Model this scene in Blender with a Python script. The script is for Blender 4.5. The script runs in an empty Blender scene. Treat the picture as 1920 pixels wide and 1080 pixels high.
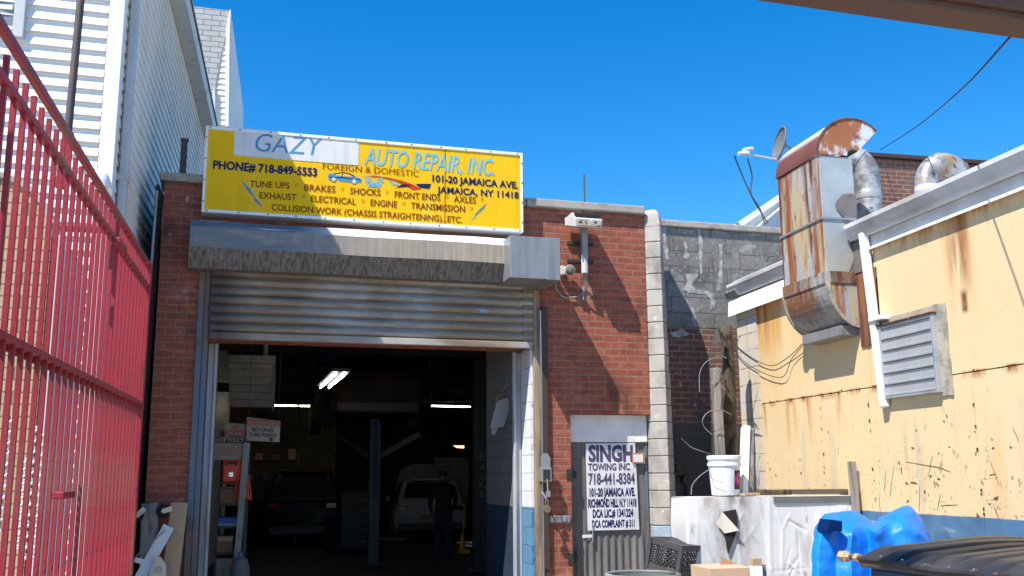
import bpy, bmesh, math, random
import numpy as np
from mathutils import Vector, Matrix, noise
random.seed(7)
PI = math.pi
R_ = math.radians
sc = bpy.context.scene
col = sc.collection

# ------------------------------------------------------------------ camera
FPX = 1850.0
def _n(v):
    v = np.array(v, float); return v / np.linalg.norm(v)
_D = _n((-417, -353, -FPX))
_V = _n((-70, (FPX*FPX - 417*-70*-1) / 353, -FPX))
_X = np.cross(_D, _V); _X /= np.linalg.norm(_X); _V = np.cross(_X, _D)
CAMR = np.array([_X, _D, _V])            # camera -> world
CAMP = np.array([0, 0, 1.6])
cam = bpy.data.cameras.new('camera'); camo = bpy.data.objects.new('camera', cam); col.objects.link(camo)
cam.sensor_width = 36; cam.sensor_fit = 'HORIZONTAL'; cam.lens = 36 * FPX / 1920
cam.clip_start = 0.05; cam.clip_end = 3000
m = Matrix(CAMR.tolist()).to_4x4(); m.translation = CAMP; camo.matrix_world = m
sc.camera = camo
# ------------------------------------------------------------------ light
L = Vector((0.53, 0.41, -1.0)).normalized()
sun = bpy.data.lights.new('sun', 'SUN'); suno = bpy.data.objects.new('sun', sun); col.objects.link(suno)
sun.energy = 4.4; sun.angle = R_(0.5); sun.color = (1, 0.95, 0.87)
suno.rotation_euler = L.to_track_quat('-Z', 'Y').to_euler()
w = bpy.data.worlds.new('World'); sc.world = w; w.use_nodes = True
nt = w.node_tree; nt.nodes.clear()
sky = nt.nodes.new('ShaderNodeTexSky'); sky.sky_type = 'NISHITA'; sky.sun_disc = False
sky.sun_elevation = math.asin(-L.z); sky.sun_rotation = math.atan2(-L.x, -L.y)
sky.altitude = 1200; sky.air_density = 1.0; sky.dust_density = 0.0; sky.ozone_density = 3.0
hs = nt.nodes.new('ShaderNodeHueSaturation'); hs.inputs['Saturation'].default_value = 1.41; hs.inputs['Hue'].default_value = 0.500
bg = nt.nodes.new('ShaderNodeBackground'); bg.inputs['Strength'].default_value = 0.125
wo = nt.nodes.new('ShaderNodeOutputWorld')
nt.links.new(sky.outputs[0], hs.inputs['Color']); nt.links.new(hs.outputs[0], bg.inputs[0]); nt.links.new(bg.outputs[0], wo.inputs[0])
sc.view_settings.view_transform = 'Standard'; sc.view_settings.look = 'None'
sc.view_settings.exposure = 0.9; sc.view_settings.gamma = 1

# ------------------------------------------------------------------ measuring helpers
ALPHA = R_(3.7)
FM = Matrix.Translation((0, 11.0, 0)) @ Matrix.Rotation(ALPHA, 4, 'Z')   # facade frame: x along the wall, y into the building
FU = np.array([math.cos(ALPHA), math.sin(ALPHA), 0]); FW = np.array([-math.sin(ALPHA), math.cos(ALPHA), 0]); FO = np.array([0, 11.0, 0])
def _ray(px, py): return CAMR @ np.array([px - 960, 540 - py, -FPX])
def _hit(px, py, p0, nn):
    r = _ray(px, py); t = np.dot(p0 - CAMP, nn) / np.dot(r, nn); return CAMP + t * r
def FP(px, py, w_=0.0):
    p = _hit(px, py, FO + w_ * FW, FW); return float((p - FO) @ FU), float(p[2])
def YP(px, py, x=5.33):
    p = _hit(px, py, np.array([x, 0, 0]), np.array([1., 0, 0])); return float(p[1]), float(p[2])
def XP(px, py, y):
    p = _hit(px, py, np.array([0, y, 0]), np.array([0, 1., 0])); return float(p[0]), float(p[2])
def ZP(px, py, z):
    p = _hit(px, py, np.array([0, 0, z]), np.array([0, 0, 1.])); return float(p[0]), float(p[1])

# ------------------------------------------------------------------ materials
def srgb(r, g, b):
    f = lambda c: (c / 12.92 if c <= 0.04045 else ((c + 0.055) / 1.055) ** 2.4)
    return tuple(f(x / 255) for x in (r, g, b))
def _c4(c): return (c[0], c[1], c[2], 1)
class NM:
    def __init__(s, name):
        s.m = bpy.data.materials.new(name); s.m.use_nodes = True; s.t = s.m.node_tree
        s.b = s.t.nodes['Principled BSDF']; s.co = s.n('ShaderNodeTexCoord').outputs['Object']
    def n(s, k, **kw):
        x = s.t.nodes.new(k)
        for a, v in kw.items(): setattr(x, a, v)
        return x
    def l(s, a, b): s.t.links.new(a, b)
    def mapped(s, st, off=(0, 0, 0)):
        mp = s.n('ShaderNodeMapping'); mp.inputs['Scale'].default_value = st; mp.inputs['Location'].default_value = off
        s.l(s.co, mp.inputs[0]); return mp.outputs[0]
    def noise(s, sc_=3, st=(1, 1, 1), det=6, off=(0, 0, 0), rough=0.6):
        x = s.n('ShaderNodeTexNoise'); x.inputs['Scale'].default_value = sc_; x.inputs['Detail'].default_value = det
        x.inputs['Roughness'].default_value = rough
        s.l(s.mapped(st, off), x.inputs['Vector']); return x.outputs['Fac']
    def ramp(s, v, lo, hi, a=0.0, b=1.0):
        x = s.n('ShaderNodeMapRange'); x.inputs[1].default_value = lo; x.inputs[2].default_value = hi
        x.inputs[3].default_value = a; x.inputs[4].default_value = b
        s.l(v, x.inputs[0]); return x.outputs[0]
    def mul(s, a, b, op='MULTIPLY'):
        x = s.n('ShaderNodeMath', operation=op)
        for i, v in enumerate((a, b)):
            if isinstance(v, (int, float)): x.inputs[i].default_value = v
            else: s.l(v, x.inputs[i])
        return x.outputs[0]
    def axis(s, ax):
        x = s.n('ShaderNodeSeparateXYZ'); s.l(s.co, x.inputs[0]); return x.outputs[ax]
    def mix(s, f, a, b):
        x = s.n('ShaderNodeMix', data_type='RGBA')
        for sock, v in ((x.inputs[0], f), (x.inputs[6], a), (x.inputs[7], b)):
            if isinstance(v, tuple): sock.default_value = _c4(v)
            elif isinstance(v, (int, float)): sock.default_value = v
            else: s.l(v, sock)
        return x.outputs[2]
    def bump(s, h, st=0.3, d=0.01):
        x = s.n('ShaderNodeBump'); x.inputs['Strength'].default_value = st; x.inputs['Distance'].default_value = d
        s.l(h, x.inputs['Height'])
        if s.b.inputs['Normal'].is_linked: s.l(s.b.inputs['Normal'].links[0].from_socket, x.inputs['Normal'])
        s.l(x.outputs[0], s.b.inputs['Normal'])
    def fin(s, c, rough=0.7, metal=0.0, spec=0.5):
        if isinstance(c, tuple): s.b.inputs['Base Color'].default_value = _c4(c)
        else: s.l(c, s.b.inputs['Base Color'])
        s.b.inputs['Roughness'].default_value = rough; s.b.inputs['Metallic'].default_value = metal
        s.b.inputs['Specular IOR Level'].default_value = spec
        return s.m
_off = [0.0]
def layers(nm, c, lay):
    # lay: (colour, scale, lo, hi, stretch[, (axis,a,b,va,vb) mask])
    for q in lay:
        colr, s_, lo, hi, st = q[:5]
        _off[0] += 3.7
        f = nm.ramp(nm.noise(s_, st, off=(_off[0], _off[0]*.7, _off[0]*1.3)), lo, hi)
        for mk in q[5:]:
            f = nm.mul(f, nm.ramp(nm.axis(mk[0]), mk[1], mk[2], mk[3], mk[4]))
        c = nm.mix(f, c, colr)
    return c
ONE = (1, 1, 1)
def mat(name, c, lay=(), rough=0.7, metal=0.0, bump=0.0, bsc=30, bst=ONE, spec=0.4, var=0.12):
    nm = NM(name)
    dark = tuple(x * (1 - var) for x in c); lite = tuple(min(1, x * (1 + var)) for x in c)
    cc = nm.mix(nm.ramp(nm.noise(4), .3, .7), dark, lite) if var else c
    cc = layers(nm, cc, lay)
    if bump: nm.bump(nm.noise(bsc, bst), bump, 0.01)
    return nm.fin(cc, rough, metal, spec)
def brick(name, c1, c2, mortar, bw=0.203, rh=0.0813, ms=0.011, lay=(), axes='XZ', rough=0.85, bump=0.6, offset=0.5, joint=True):
    nm = NM(name)
    sp = nm.n('ShaderNodeSeparateXYZ'); nm.l(nm.co, sp.inputs[0])
    cb = nm.n('ShaderNodeCombineXYZ'); nm.l(sp.outputs[axes[0]], cb.inputs[0]); nm.l(sp.outputs[axes[1]], cb.inputs[1])
    # slight wobble of the courses
    wob = nm.n('ShaderNodeVectorMath', operation='ADD'); nz = nm.n('ShaderNodeTexNoise'); nz.inputs['Scale'].default_value = 9
    nm.l(nm.co, nz.inputs['Vector'])
    sb = nm.n('ShaderNodeVectorMath', operation='SCALE'); sb.inputs['Scale'].default_value = 0.012
    nm.l(nz.outputs['Color'], sb.inputs[0]); nm.l(cb.outputs[0], wob.inputs[0]); nm.l(sb.outputs[0], wob.inputs[1])
    b = nm.n('ShaderNodeTexBrick'); b.offset = offset
    nm.l(wob.outputs[0], b.inputs['Vector'])
    for k, v in (('Color1', c1), ('Color2', c2), ('Mortar', mortar)): b.inputs[k].default_value = _c4(v)
    b.inputs['Scale'].default_value = 1; b.inputs['Mortar Size'].default_value = ms; b.inputs['Mortar Smooth'].default_value = 0.2
    b.inputs['Bias'].default_value = 0; b.inputs['Brick Width'].default_value = bw; b.inputs['Row Height'].default_value = rh
    c = nm.mix(nm.ramp(nm.noise(14), .35, .7, 0, .35), b.outputs['Color'], tuple(x * .55 for x in c1))
    if bw < .22: c = nm.mix(nm.ramp(nm.noise(6, (.7, 1, 2.6), det=2), .45, .62, 0, .45), c, tuple(min(1, x * 1.45 + .01) for x in c1))
    c = layers(nm, c, lay)
    inv = nm.mul(b.outputs['Fac'], -1.0)
    h = nm.mul(inv, nm.mul(nm.noise(45), .35), 'ADD')
    nm.bump(h, bump, 0.012)
    return nm.fin(c, rough, 0, 0.25)
def emit(name, c, s):
    nm = NM(name); nm.b.inputs['Emission Color'].default_value = _c4(c); nm.b.inputs['Emission Strength'].default_value = s
    return nm.fin(c)

SOOT = (0.012, 0.011, 0.01)
M = {}
M['brick'] = brick('red_brick', (0.30, 0.088, 0.050), (0.225, 0.068, 0.043), (0.27, 0.17, 0.13), ms=0.008,
    lay=[((0.42, 0.24, 0.18), 2.2, .60, .75, (1, 1, 1.3)), ((0.09, 0.04, 0.03), 3, .58, .78, (1, 1, .5)), ((0.5, 0.42, 0.36), 7, .70, .74, (1, 1, 1))])
M['oldbrick'] = brick('old_brick', (0.16, 0.065, 0.045), (0.22, 0.10, 0.065), (0.26, 0.22, 0.19), bw=0.21, rh=0.075, ms=0.012,
    lay=[((0.10, 0.085, 0.075), 3, .5, .7, ONE), ((0.4, 0.37, 0.33), 9, .66, .72, ONE)])
M['tanbrick'] = brick('tan_brick', (0.50, 0.37, 0.23), (0.46, 0.33, 0.20), (0.16, 0.12, 0.08), bw=0.24, rh=0.1, ms=0.007, bump=.4)
M['cinder'] = brick('cinder_block', (0.20, 0.19, 0.172), (0.26, 0.243, 0.22), (0.125, 0.112, 0.10), bw=0.41, rh=0.203, ms=0.007,
    lay=[((0.12, 0.11, 0.10), 2.5, .50, .68, ONE), ((.36, .34, .31), 26, .58, .68, ONE), ((.10, .095, .09), 18, .60, .68, ONE), ((.33, .32, .30), 3.5, .60, .68, (1, 1, 1.6))], bump=.9)
M['paintblock_white'] = brick('white_painted_block', (0.74, 0.75, 0.76), (0.70, 0.72, 0.73), (0.42, 0.43, 0.45), bw=0.41, rh=0.203, ms=0.006, axes='YZ', bump=.4)
M['paintblock_blue'] = brick('blue_painted_block', (0.10, 0.24, 0.40), (0.12, 0.27, 0.43), (0.08, 0.17, 0.28), bw=0.41, rh=0.203, ms=0.008, axes='YZ', bump=.4,
    lay=[((.5, .55, .6), 20, .66, .7, ONE)])
M['paintblock_dim'] = brick('grimy_white_block', (0.17, 0.17, 0.175), (0.16, 0.16, 0.165), (0.10, 0.10, 0.10), bw=0.41, rh=0.203, ms=0.006, axes='YZ', bump=.4)  # white block paint darkened to hold the shade inside the doorway
M['paintblock_dimblue'] = brick('grimy_blue_block', (0.02, 0.04, 0.075), (0.022, 0.044, 0.08), (0.016, 0.03, 0.05), bw=0.41, rh=0.203, ms=0.006, axes='YZ', bump=.4)  # same blue paint with the indoor shade in its colour
M['backwall'] = brick('cream_interior_brick', (0.22, 0.20, 0.12), (0.20, 0.18, 0.11), (0.14, .13, .08), bw=0.41, rh=0.203, ms=0.006, bump=.3,
    lay=[((.06, .055, .04), 1.2, .5, .75, ONE)])
M['concrete'] = mat('weathered_concrete', (0.40, 0.37, 0.33), [((.2, .18, .16), 3, .5, .7, (1, 1, .6)), ((.55, .52, .48), 12, .6, .7, ONE)], bump=.5, bsc=60, rough=.9)
M['coping'] = mat('grey_coping', (0.36, 0.32, 0.27), [((.2, .17, .15), 5, .5, .7, ONE)], bump=.4, bsc=40, rough=.9)
M['asphalt'] = mat('pale_yard_concrete', (0.34, 0.30, 0.25), [((.2, .18, .16), 1.5, .5, .7, ONE)], bump=.5, bsc=200, rough=.9)  # unseen yard made pale and warm to bounce light into the shade
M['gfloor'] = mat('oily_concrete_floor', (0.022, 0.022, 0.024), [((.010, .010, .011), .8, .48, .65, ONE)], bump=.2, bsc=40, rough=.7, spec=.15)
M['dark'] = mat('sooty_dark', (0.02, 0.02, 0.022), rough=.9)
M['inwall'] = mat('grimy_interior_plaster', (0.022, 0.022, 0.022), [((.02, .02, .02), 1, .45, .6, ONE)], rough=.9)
M['black'] = mat('black_paint', (0.008, 0.008, 0.009), rough=.6)  # black put in for the shade of the gap beside the house
M['joist'] = mat('dusty_joist_wood', (0.035, 0.030, 0.026), rough=.9)
M['siding'] = mat('white_vinyl_siding', (0.80, 0.80, 0.79), [((.66, .65, .62), 1.5, .5, .75, (1, 1, .3))], rough=.5, var=.02)
M['sidewall'] = mat('warm_white_siding', (0.84, 0.79, 0.71), [((.66, .62, .56), 1.5, .5, .75, (1, 1, .3))], rough=.5, var=.03)
M['white'] = mat('white_paint', (0.78, 0.78, 0.77), [((.5, .48, .45), 5, .6, .75, (1, 1, .5))], rough=.5, var=.03)
M['greywhite'] = mat('aged_white_metal', (0.60, 0.60, 0.59), [((.35, .33, .3), 4, .55, .75, (1, 1, .4))], rough=.5, var=.05)
M['downpipe'] = mat('pale_grey_downpipe', (0.50, 0.51, 0.52), rough=.45, var=.04)
M['shingle'] = brick('grey_asphalt_shingle', (0.44, 0.43, 0.41), (0.50, 0.49, 0.47), (0.20, 0.20, 0.20), bw=0.30, rh=0.105, ms=0.009, bump=.5)
M['red'] = mat('red_gate_paint', (0.31, 0.022, 0.034), [((.13, .03, .022), 4, .56, .66, (1, 1, .25)), ((.21, .085, .06), 2.2, .56, .64, (1, 1, .22)), ((.09, .03, .02), 30, .64, .68, (1, 1, .5))], rough=.45, var=.15, bump=.25, bsc=50)
M['rustpole'] = mat('dark_rusty_pipe', (0.09, 0.075, 0.07), [((.2, .09, .05), 5, .55, .7, ONE)], rough=.6, bump=.2)
M['yellow'] = mat('sign_yellow', (0.82, 0.475, 0.012), [((.62, .40, .02), 6, .5, .8, (1, 1, .12)), ((.88, .62, .10), 4, .6, .8, (1, 1, .1))], rough=.75, var=.04, spec=.08, bump=.12, bsc=5, bst=(3, 1, .4))
M['vinylwhite'] = mat('white_vinyl_patch', (0.66, 0.65, 0.64), [((.52, .52, .52), 8, .5, .75, (1, 1, .1))], rough=.7, var=.03, spec=.1, bump=.15, bsc=5, bst=(3, 1, .4))
M['navy'] = mat('navy_lettering', (0.012, 0.02, 0.09), rough=.5, var=0, spec=.08)
M['brown'] = mat('brown_lettering', (0.20, 0.045, 0.012), rough=.5, var=.1, spec=.08)
M['skyblue'] = mat('light_blue_lettering', (0.16, 0.45, 0.56), [((.3, .55, .55), 9, .5, .7, ONE)], rough=.5, var=.1, spec=.08)
M['gazy'] = mat('steel_blue_lettering', (0.08, 0.26, 0.46), rough=.5, var=.1, spec=.08)
M['redmark'] = mat('red_marking', (0.5, 0.05, 0.02), rough=.5, var=.1, spec=.08)
M['purple'] = mat('faded_purple_lettering', (0.085, 0.07, 0.13), rough=.6, var=.1, spec=.08)
M['paper'] = mat('white_paper_sheet', (0.66, 0.66, 0.68), [((.5, .5, .5), 3, .5, .7, ONE)], rough=.6, var=.04)
M['hoodtop'] = mat('scuffed_white_galvanised', (0.66, 0.66, 0.66), [((.80, .80, .80), 5, .42, .58, (.25, 1, 4)), ((.115, .15, .19), 5, .30, .42, (.25, 1, 4), ('X', -.25, -.95, 0, 1)), ((.36, .24, .15), 2.3, .63, .68, (1, 1, 1))], rough=.5, bump=.15)  # slate layer on the left: blue paint plus shade put into the colour
M['hoodface'] = mat('brown_grimy_galvanised', (0.36, 0.30, 0.235), [((.27, .225, .17), 14, .45, .65, (3, 1, .12)), ((.145, .165, .185), 2.5, .30, .50, (.5, 1, 2), ('X', -.1, -1.1, 0, 1)), ((.5, .48, .44), 14, .70, .73, (1, 1, .5))], rough=.6, bump=.2, bsc=60, bst=(3, 1, .2))  # bluish layer darkens the left end for the shade there
M['hoodlow'] = mat('sooty_hood_underside', (0.17, 0.15, 0.135), [((.07, .062, .056), 16, .45, .62, (3, 1, .15)), ((.45, .42, .38), 30, .68, .72, (1, 1, 1))], rough=.7, bump=.12, bsc=40, bst=(3, 1, .6))  # darker, streaked metal on the faces turned down
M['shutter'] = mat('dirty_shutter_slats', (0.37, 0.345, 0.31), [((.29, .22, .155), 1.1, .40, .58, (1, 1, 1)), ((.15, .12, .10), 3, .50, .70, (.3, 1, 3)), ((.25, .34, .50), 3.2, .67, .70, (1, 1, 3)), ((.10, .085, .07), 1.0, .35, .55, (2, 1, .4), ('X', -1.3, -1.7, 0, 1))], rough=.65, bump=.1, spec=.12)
M['galv'] = mat('galvanised_box', (0.27, 0.275, 0.275), [((.21, .22, .23), 3, .45, .65, (4, 1, .4))], rough=.42, metal=.35, var=.05)
M['jambsteel'] = mat('grimy_steel_jamb', (0.15, 0.12, 0.10), [((.24, .15, .08), 2, .48, .65, (1, 1, .3)), ((.09, .15, .22), 1.2, .5, .65, (1, 1, .5)), ((.05, .045, .04), 5, .55, .7, ONE)], rough=.7, bump=.3)
M['guide'] = mat('pale_grey_guide_rail', (0.40, 0.41, 0.43), [((.28, .25, .22), 4, .55, .7, (1, 1, .2))], rough=.5)
M['postwood'] = mat('grimy_timber_post', (0.33, 0.24, 0.15), [((.12, .09, .07), 3, .45, .65, (5, 5, .3)), ((.05, .045, .045), 1.1, .5, .6, (1, 1, .5), ('Z', .3, 2.0, 1, 0))], rough=.8, bump=.4, bst=(6, 6, .4))
M['brownchannel'] = mat('dark_brown_channel', (0.06, 0.035, 0.03), rough=.6)
M['rust'] = None
nm = NM('rusted_galvanised_duct')
c = nm.mix(nm.ramp(nm.noise(5), .35, .65), (0.33, 0.37, 0.39), (0.43, 0.46, 0.46))
c = layers(nm, c, [((.50, .38, .22), 2.6, .46, .60, (2.2, 2.2, .35)), ((.30, .10, .03), 2.0, .485, .57, (2.3, 2.3, .22)), ((.14, .042, .018), 3.2, .54, .63, (2.6, 2.6, .22)), ((.45, .42, .36), 2.6, .60, .68, (2.4, 2.4, .25)), ((.16, .05, .02), 11, .60, .66, (1, 1, .6))])
nm.bump(nm.noise(25), .15, .01)
M['rust'] = nm.fin(c, .55, .15, .4)
M['ductside'] = mat('weathered_galvanised_side', (.36, .40, .41), [((.44, .36, .24), 1.6, .50, .68, (1, 2.5, .3)), ((.33, .10, .03), 2.0, .60, .66, (4, 4, .2)), ((.3, .33, .34), 5, .5, .7, ONE)], rough=.5, metal=.15)
M['rustelbow'] = mat('rusty_elbow', (0.30, 0.11, 0.04), [((.52, .54, .54), 3.2, .52, .60, (1.2, 1.2, .8)), ((.13, .04, .02), 5, .55, .65, ONE)], rough=.6, bump=.2)
M['chutebelly'] = mat('grey_tarred_duct', (0.33, 0.32, 0.29), [((.24, .10, .045), 2.2, .44, .54, (2, 2, .7), ('Z', .12, .30, 0, 1)), ((.12, .04, .02), 5, .5, .58, (2, 2, .5), ('Z', .2, .34, 0, 1)), ((.18, .18, .17), 8, .5, .65, (2, 2, .4))], rough=.6, bump=.4)
M['rustplain'] = mat('brown_rusted_sheet', (0.12, 0.045, 0.03), [((.25, .10, .04), 3, .5, .65, (3, 3, .4)), ((.4, .4, .38), 3, .63, .68, (2, 2, .3))], rough=.7)
M['tar'] = mat('grey_roof_cement', (0.15, 0.135, 0.125), rough=.9, bump=.8, bsc=25)
M['silverpipe'] = mat('silver_coated_pipe', (0.40, 0.41, 0.42), [((.20, .195, .19), 5, .45, .58, ONE), ((.40, .25, .13), 3.2, .55, .64, ONE), ((.10, .095, .09), 12, .58, .66, ONE)], rough=.45, metal=.3, bump=.5, bsc=14)
M['gutter'] = mat('aged_gutter', (0.56, 0.56, 0.56), [((.36, .34, .31), 3, .5, .7, (1, .3, 1))], rough=.5)
M['fascia'] = mat('grey_fascia_panel', (0.50, 0.51, 0.53), [((.06, .06, .065), 4.5, .68, .70, (1, 1, 1)), ((.36, .36, .36), 2, .5, .7, ONE)], rough=.5)
nm = NM('cream_sheet_metal')
_y = lambda px, py=450: YP(px, py)[0] - 8.0
c = nm.mix(nm.ramp(nm.noise(.9), .3, .7), (0.72, 0.535, 0.295), (0.73, 0.555, 0.325))
def patch(y0, y1, z0, z1, sy=.06): return (('Y', y0 - sy, y0 + sy, 0, 1), ('Y', y1 - sy, y1 + sy, 1, 0), ('Z', z0, z1, 0, 1))
c = layers(nm, c, [((.70, .45, .18), .9, .55, .72, (1, 1.2, .3)),
    ((.62, .33, .10), 2.5, .38, .58, (1, 1.8, .2), *patch(_y(1822), _y(1768), 2.85, 3.40)),
    ((.24, .085, .04), 3.0, .40, .56, (1, 1.6, .25), *patch(_y(1812), _y(1782), 2.98, 3.30)),
    ((.20, .07, .035), 6, .36, .46, (1, 1, .5), *patch(_y(1810, 520), _y(1800, 520), 2.86, 2.90, .02), ('Z', 3.02, 3.08, 1, 0)),
    ((.60, .32, .10), 3, .40, .55, (1, 2.2, .2), *patch(2.05, 2.75, 2.75, 3.3)),
    ((.40, .14, .035), 5, .46, .56, (1, 1.6, .2), *patch(2.3, 2.75, 2.9, 3.45)),
    ((.45, .17, .04), 3, .53, .66, (1, 2.4, .16), ('Z', 1.85, 2.39, 0, 1), ('Z', 2.40, 2.41, 1, 0), ('Y', .2, .9, 0, 1)),
    ((.35, .14, .05), 5, .46, .60, (1, 1, .5), ('Z', 2.32, 2.385, 0, 1), ('Z', 2.40, 2.41, 1, 0)),
    ((.50, .24, .08), 5, .50, .62, (1, 2, .4), ('Z', 3.50, 3.70, 0, 1)),
    ((.17, .055, .03), 9, .615, .65, (1, 1.2, .9), ('Z', 1.2, 2.3, 1, 0), ('Y', -1.9, -1.2, .3, 1), ('Y', -.3, .1, 1, .35)),
    ((.15, .05, .03), 22, .665, .69, (1, 1.3, .8), ('Z', 1.3, 2.6, 1, .2)),
    ((.15, .06, .035), 26, .71, .73, (1, 1, .7)), ((.15, .05, .03), 34, .64, .67, (1, 1.2, .8), ('Z', 1.2, 2.0, 1, 0)), ((.45, .30, .17), 2.2, .46, .62, (1, 2.4, .3), *patch(_y(1725, 850), _y(1690, 850), 1.25, 1.4), ('Z', 1.7, 2.2, 1, 0)),
    ((.42, .28, .15), 10, .635, .66, (1, .35, 4), ('Z', 1.2, 2.1, 1, 0)),
    ((.55, .47, .33), 1.7, .55, .68, (1, 2.4, .16), ('Z', 1.9, 2.3, 1, 0))])
bl = layers(nm, nm.mix(nm.ramp(nm.noise(3), .3, .7), (.055, .145, .27), (.09, .19, .31)), [((.38, .42, .45), 6, .58, .70, (1, .6, 1.6)), ((.13, .06, .04), 10, .64, .67, ONE), ((.05, .11, .2), 4, .5, .7, ONE)])
zz = nm.mul(nm.axis('Z'), nm.ramp(nm.noise(2), .2, .8, -.015, .015), 'ADD')
c = nm.mix(nm.ramp(zz, 1.238, 1.246), bl, c)
nm.bump(nm.noise(1.2, (1, 1, .8), det=3), .55, .03); nm.bump(nm.noise(30), .08, .004)
M['cream'] = nm.fin(c, .5, 0, .4)
M['creamblock'] = brick('cream_block_pier', (0.62, 0.52, 0.38), (0.60, 0.53, 0.42), (0.3, 0.26, 0.2), bw=0.41, rh=0.203, ms=0.008, axes='YZ', bump=.5, offset=0,
    lay=[((.5, .5, .47), 3, .5, .65, ONE)])
M['seam'] = mat('rusty_seam_shadow', (0.09, 0.03, 0.015), rough=.9)  # dark rust of the backing behind the seams and of the rivets
M['louvre'] = mat('grey_aluminium_louvre', (0.47, 0.49, 0.51), [((.3, .32, .35), 6, .5, .7, (1, .4, 1))], rough=.38, metal=.4)
M['caulk'] = mat('grey_smeared_caulk', (0.42, 0.36, 0.27), [((.25, .24, .2), 6, .5, .62, ONE)], rough=.8, bump=.7)
nm = NM('white_tarp')
c = nm.mix(nm.ramp(nm.noise(2), .3, .7), (.62, .61, .59), (.68, .67, .65))
c = layers(nm, c, [((.34, .30, .26), 2.0, .62, .78, (1.5, 1, .5)), ((.13, .12, .11), 9, .68, .76, (1, 1, 1.6)), ((.22, .18, .145), 3, .36, .60, (2, 1, .5), ('X', -.62, -.42, 0, 1), ('X', -.36, -.10, 1, 0)), ((.09, .08, .07), 5, .44, .60, (1.5, 1, .6), ('X', -.50, -.40, 0, 1), ('X', -.34, -.2, 1, 0), ('Z', 1.2, 1.36, 0, 1)), ((.30, .28, .26), 6, .52, .60, (3, 1, .5), ('X', -.75, -.6, 0, 1), ('X', -.5, -.4, 1, 0), ('Z', .70, .85, 1, 0)), ((.40, .36, .31), 8, .60, .66, (1, 1, .5))])
nm.bump(nm.noise(7, (1.2, 1.2, .8), det=3), .15, .01)
M['tarp'] = nm.fin(c, .55, 0, .4)
nm = NM('blue_tarp')
c = nm.mix(nm.ramp(nm.noise(3), .3, .7), (.003, .15, .62), (.006, .20, .72))
wv = nm.n('ShaderNodeTexWave'); wv.inputs['Scale'].default_value = 60; nm.l(nm.mapped((1, 1, 1)), wv.inputs['Vector'])
nm.bump(wv.outputs['Fac'], .16, .003); nm.bump(nm.noise(9, (2, 2, 1.5), det=2), .25, .015)
M['bluetarp'] = nm.fin(c, .42, 0, .35)
M['navydark'] = mat('shaded_slit', (.002, .02, .09), rough=.8, spec=.05)
M['lid'] = mat('black_ribbed_plastic', (0.028, 0.028, 0.030), [((.055, .05, .047), 3, .5, .7, ONE)], rough=.42, bump=.15)
M['rail'] = mat('rusty_dark_steel', (0.06, 0.05, 0.048), [((.18, .09, .05), 3.5, .48, .60, (1, 1, 1))], rough=.55, bump=.3)
M['bluesteel'] = mat('scratched_blue_steel', (0.02, 0.065, 0.17), [((.30, .36, .42), 5, .58, .66, (1, 1, .5)), ((.30, .10, .03), 3.5, .62, .67, ONE), ((.01, .02, .05), 3, .5, .6, ONE)], rough=.5, bump=.3)
M['bolt'] = mat('tan_rusted_bolt', (0.42, 0.30, 0.2), rough=.7, bump=.4)
M['beam'] = mat('brown_painted_beam', (0.125, 0.062, 0.042), [((.09, .065, .05), 1.5, .5, .7, ONE), ((.3, .2, .14), 30, .7, .72, (1, .3, 1))], rough=.6, bump=.15)
M['beamlight'] = mat('tan_worn_edge', (0.26, 0.16, 0.11), rough=.7)
M['cable'] = mat('black_cable', (0.012, 0.012, 0.016), rough=.6, var=0)
M['door'] = mat('dull_brown_grey_door', (0.13, 0.12, 0.115), [((.20, .19, .18), 2, .5, .7, (2, 1, .3)), ((.07, .065, .06), 3, .55, .7, (3, 1, .2))], rough=.4, bump=.15, bst=(3, 1, .3))
M['doortop'] = mat('pale_grey_sheet', (0.74, 0.72, 0.70), [((.52, .36, .18), 5, .64, .72, (2, 1, .12)), ((.58, .57, .56), 2, .5, .7, ONE)], rough=.45)
M['iron'] = mat('dark_iron', (0.035, 0.032, 0.03), rough=.5)
M['brass'] = mat('worn_brass_lock', (0.30, 0.24, 0.15), rough=.4, metal=.6)
M['steel'] = mat('grey_steel', (0.30, 0.31, 0.32), [((.2, .17, .15), 6, .55, .7, ONE)], rough=.45, metal=.4)
M['lightgrey'] = mat('light_grey_housing', (0.55, 0.56, 0.56), rough=.5)
M['lens'] = mat('hazy_lamp_glass', (0.45, 0.38, 0.27), [((.06, .05, .04), 14, .5, .6, ONE), ((.8, .75, .6), 20, .58, .66, ONE)], rough=.15)
M['cream_plastic'] = mat('cream_plastic', (0.60, 0.52, 0.40), rough=.5)
M['crate'] = mat('black_crate_plastic', (0.06, 0.056, 0.056), rough=.38, bump=.1)
M['drum'] = mat('greenish_grey_drum', (0.15, 0.16, 0.145), [((.35, .38, .36), 5, .5, .65, ONE), ((.06, .05, .05), 5, .58, .7, ONE)], rough=.45, bump=.2)
M['card'] = mat('brown_cardboard', (0.40, 0.25, 0.14), [((.33, .2, .11), 2, .5, .7, ONE)], rough=.85, var=.05)
M['cardface'] = mat('pale_cardboard', (0.52, 0.36, 0.235), rough=.85, var=.05)
M['wood'] = mat('weathered_grey_wood', (0.28, 0.25, 0.22), [((.14, .12, .10), 4, .48, .62, (6, 6, .3))], rough=.9, bump=.5, bst=(6, 6, .3))
M['rawwood'] = mat('tan_raw_wood', (0.46, 0.29, 0.15), [((.30, .26, .23), 3, .5, .65, (5, 5, .4))], rough=.85, bump=.3)
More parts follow.
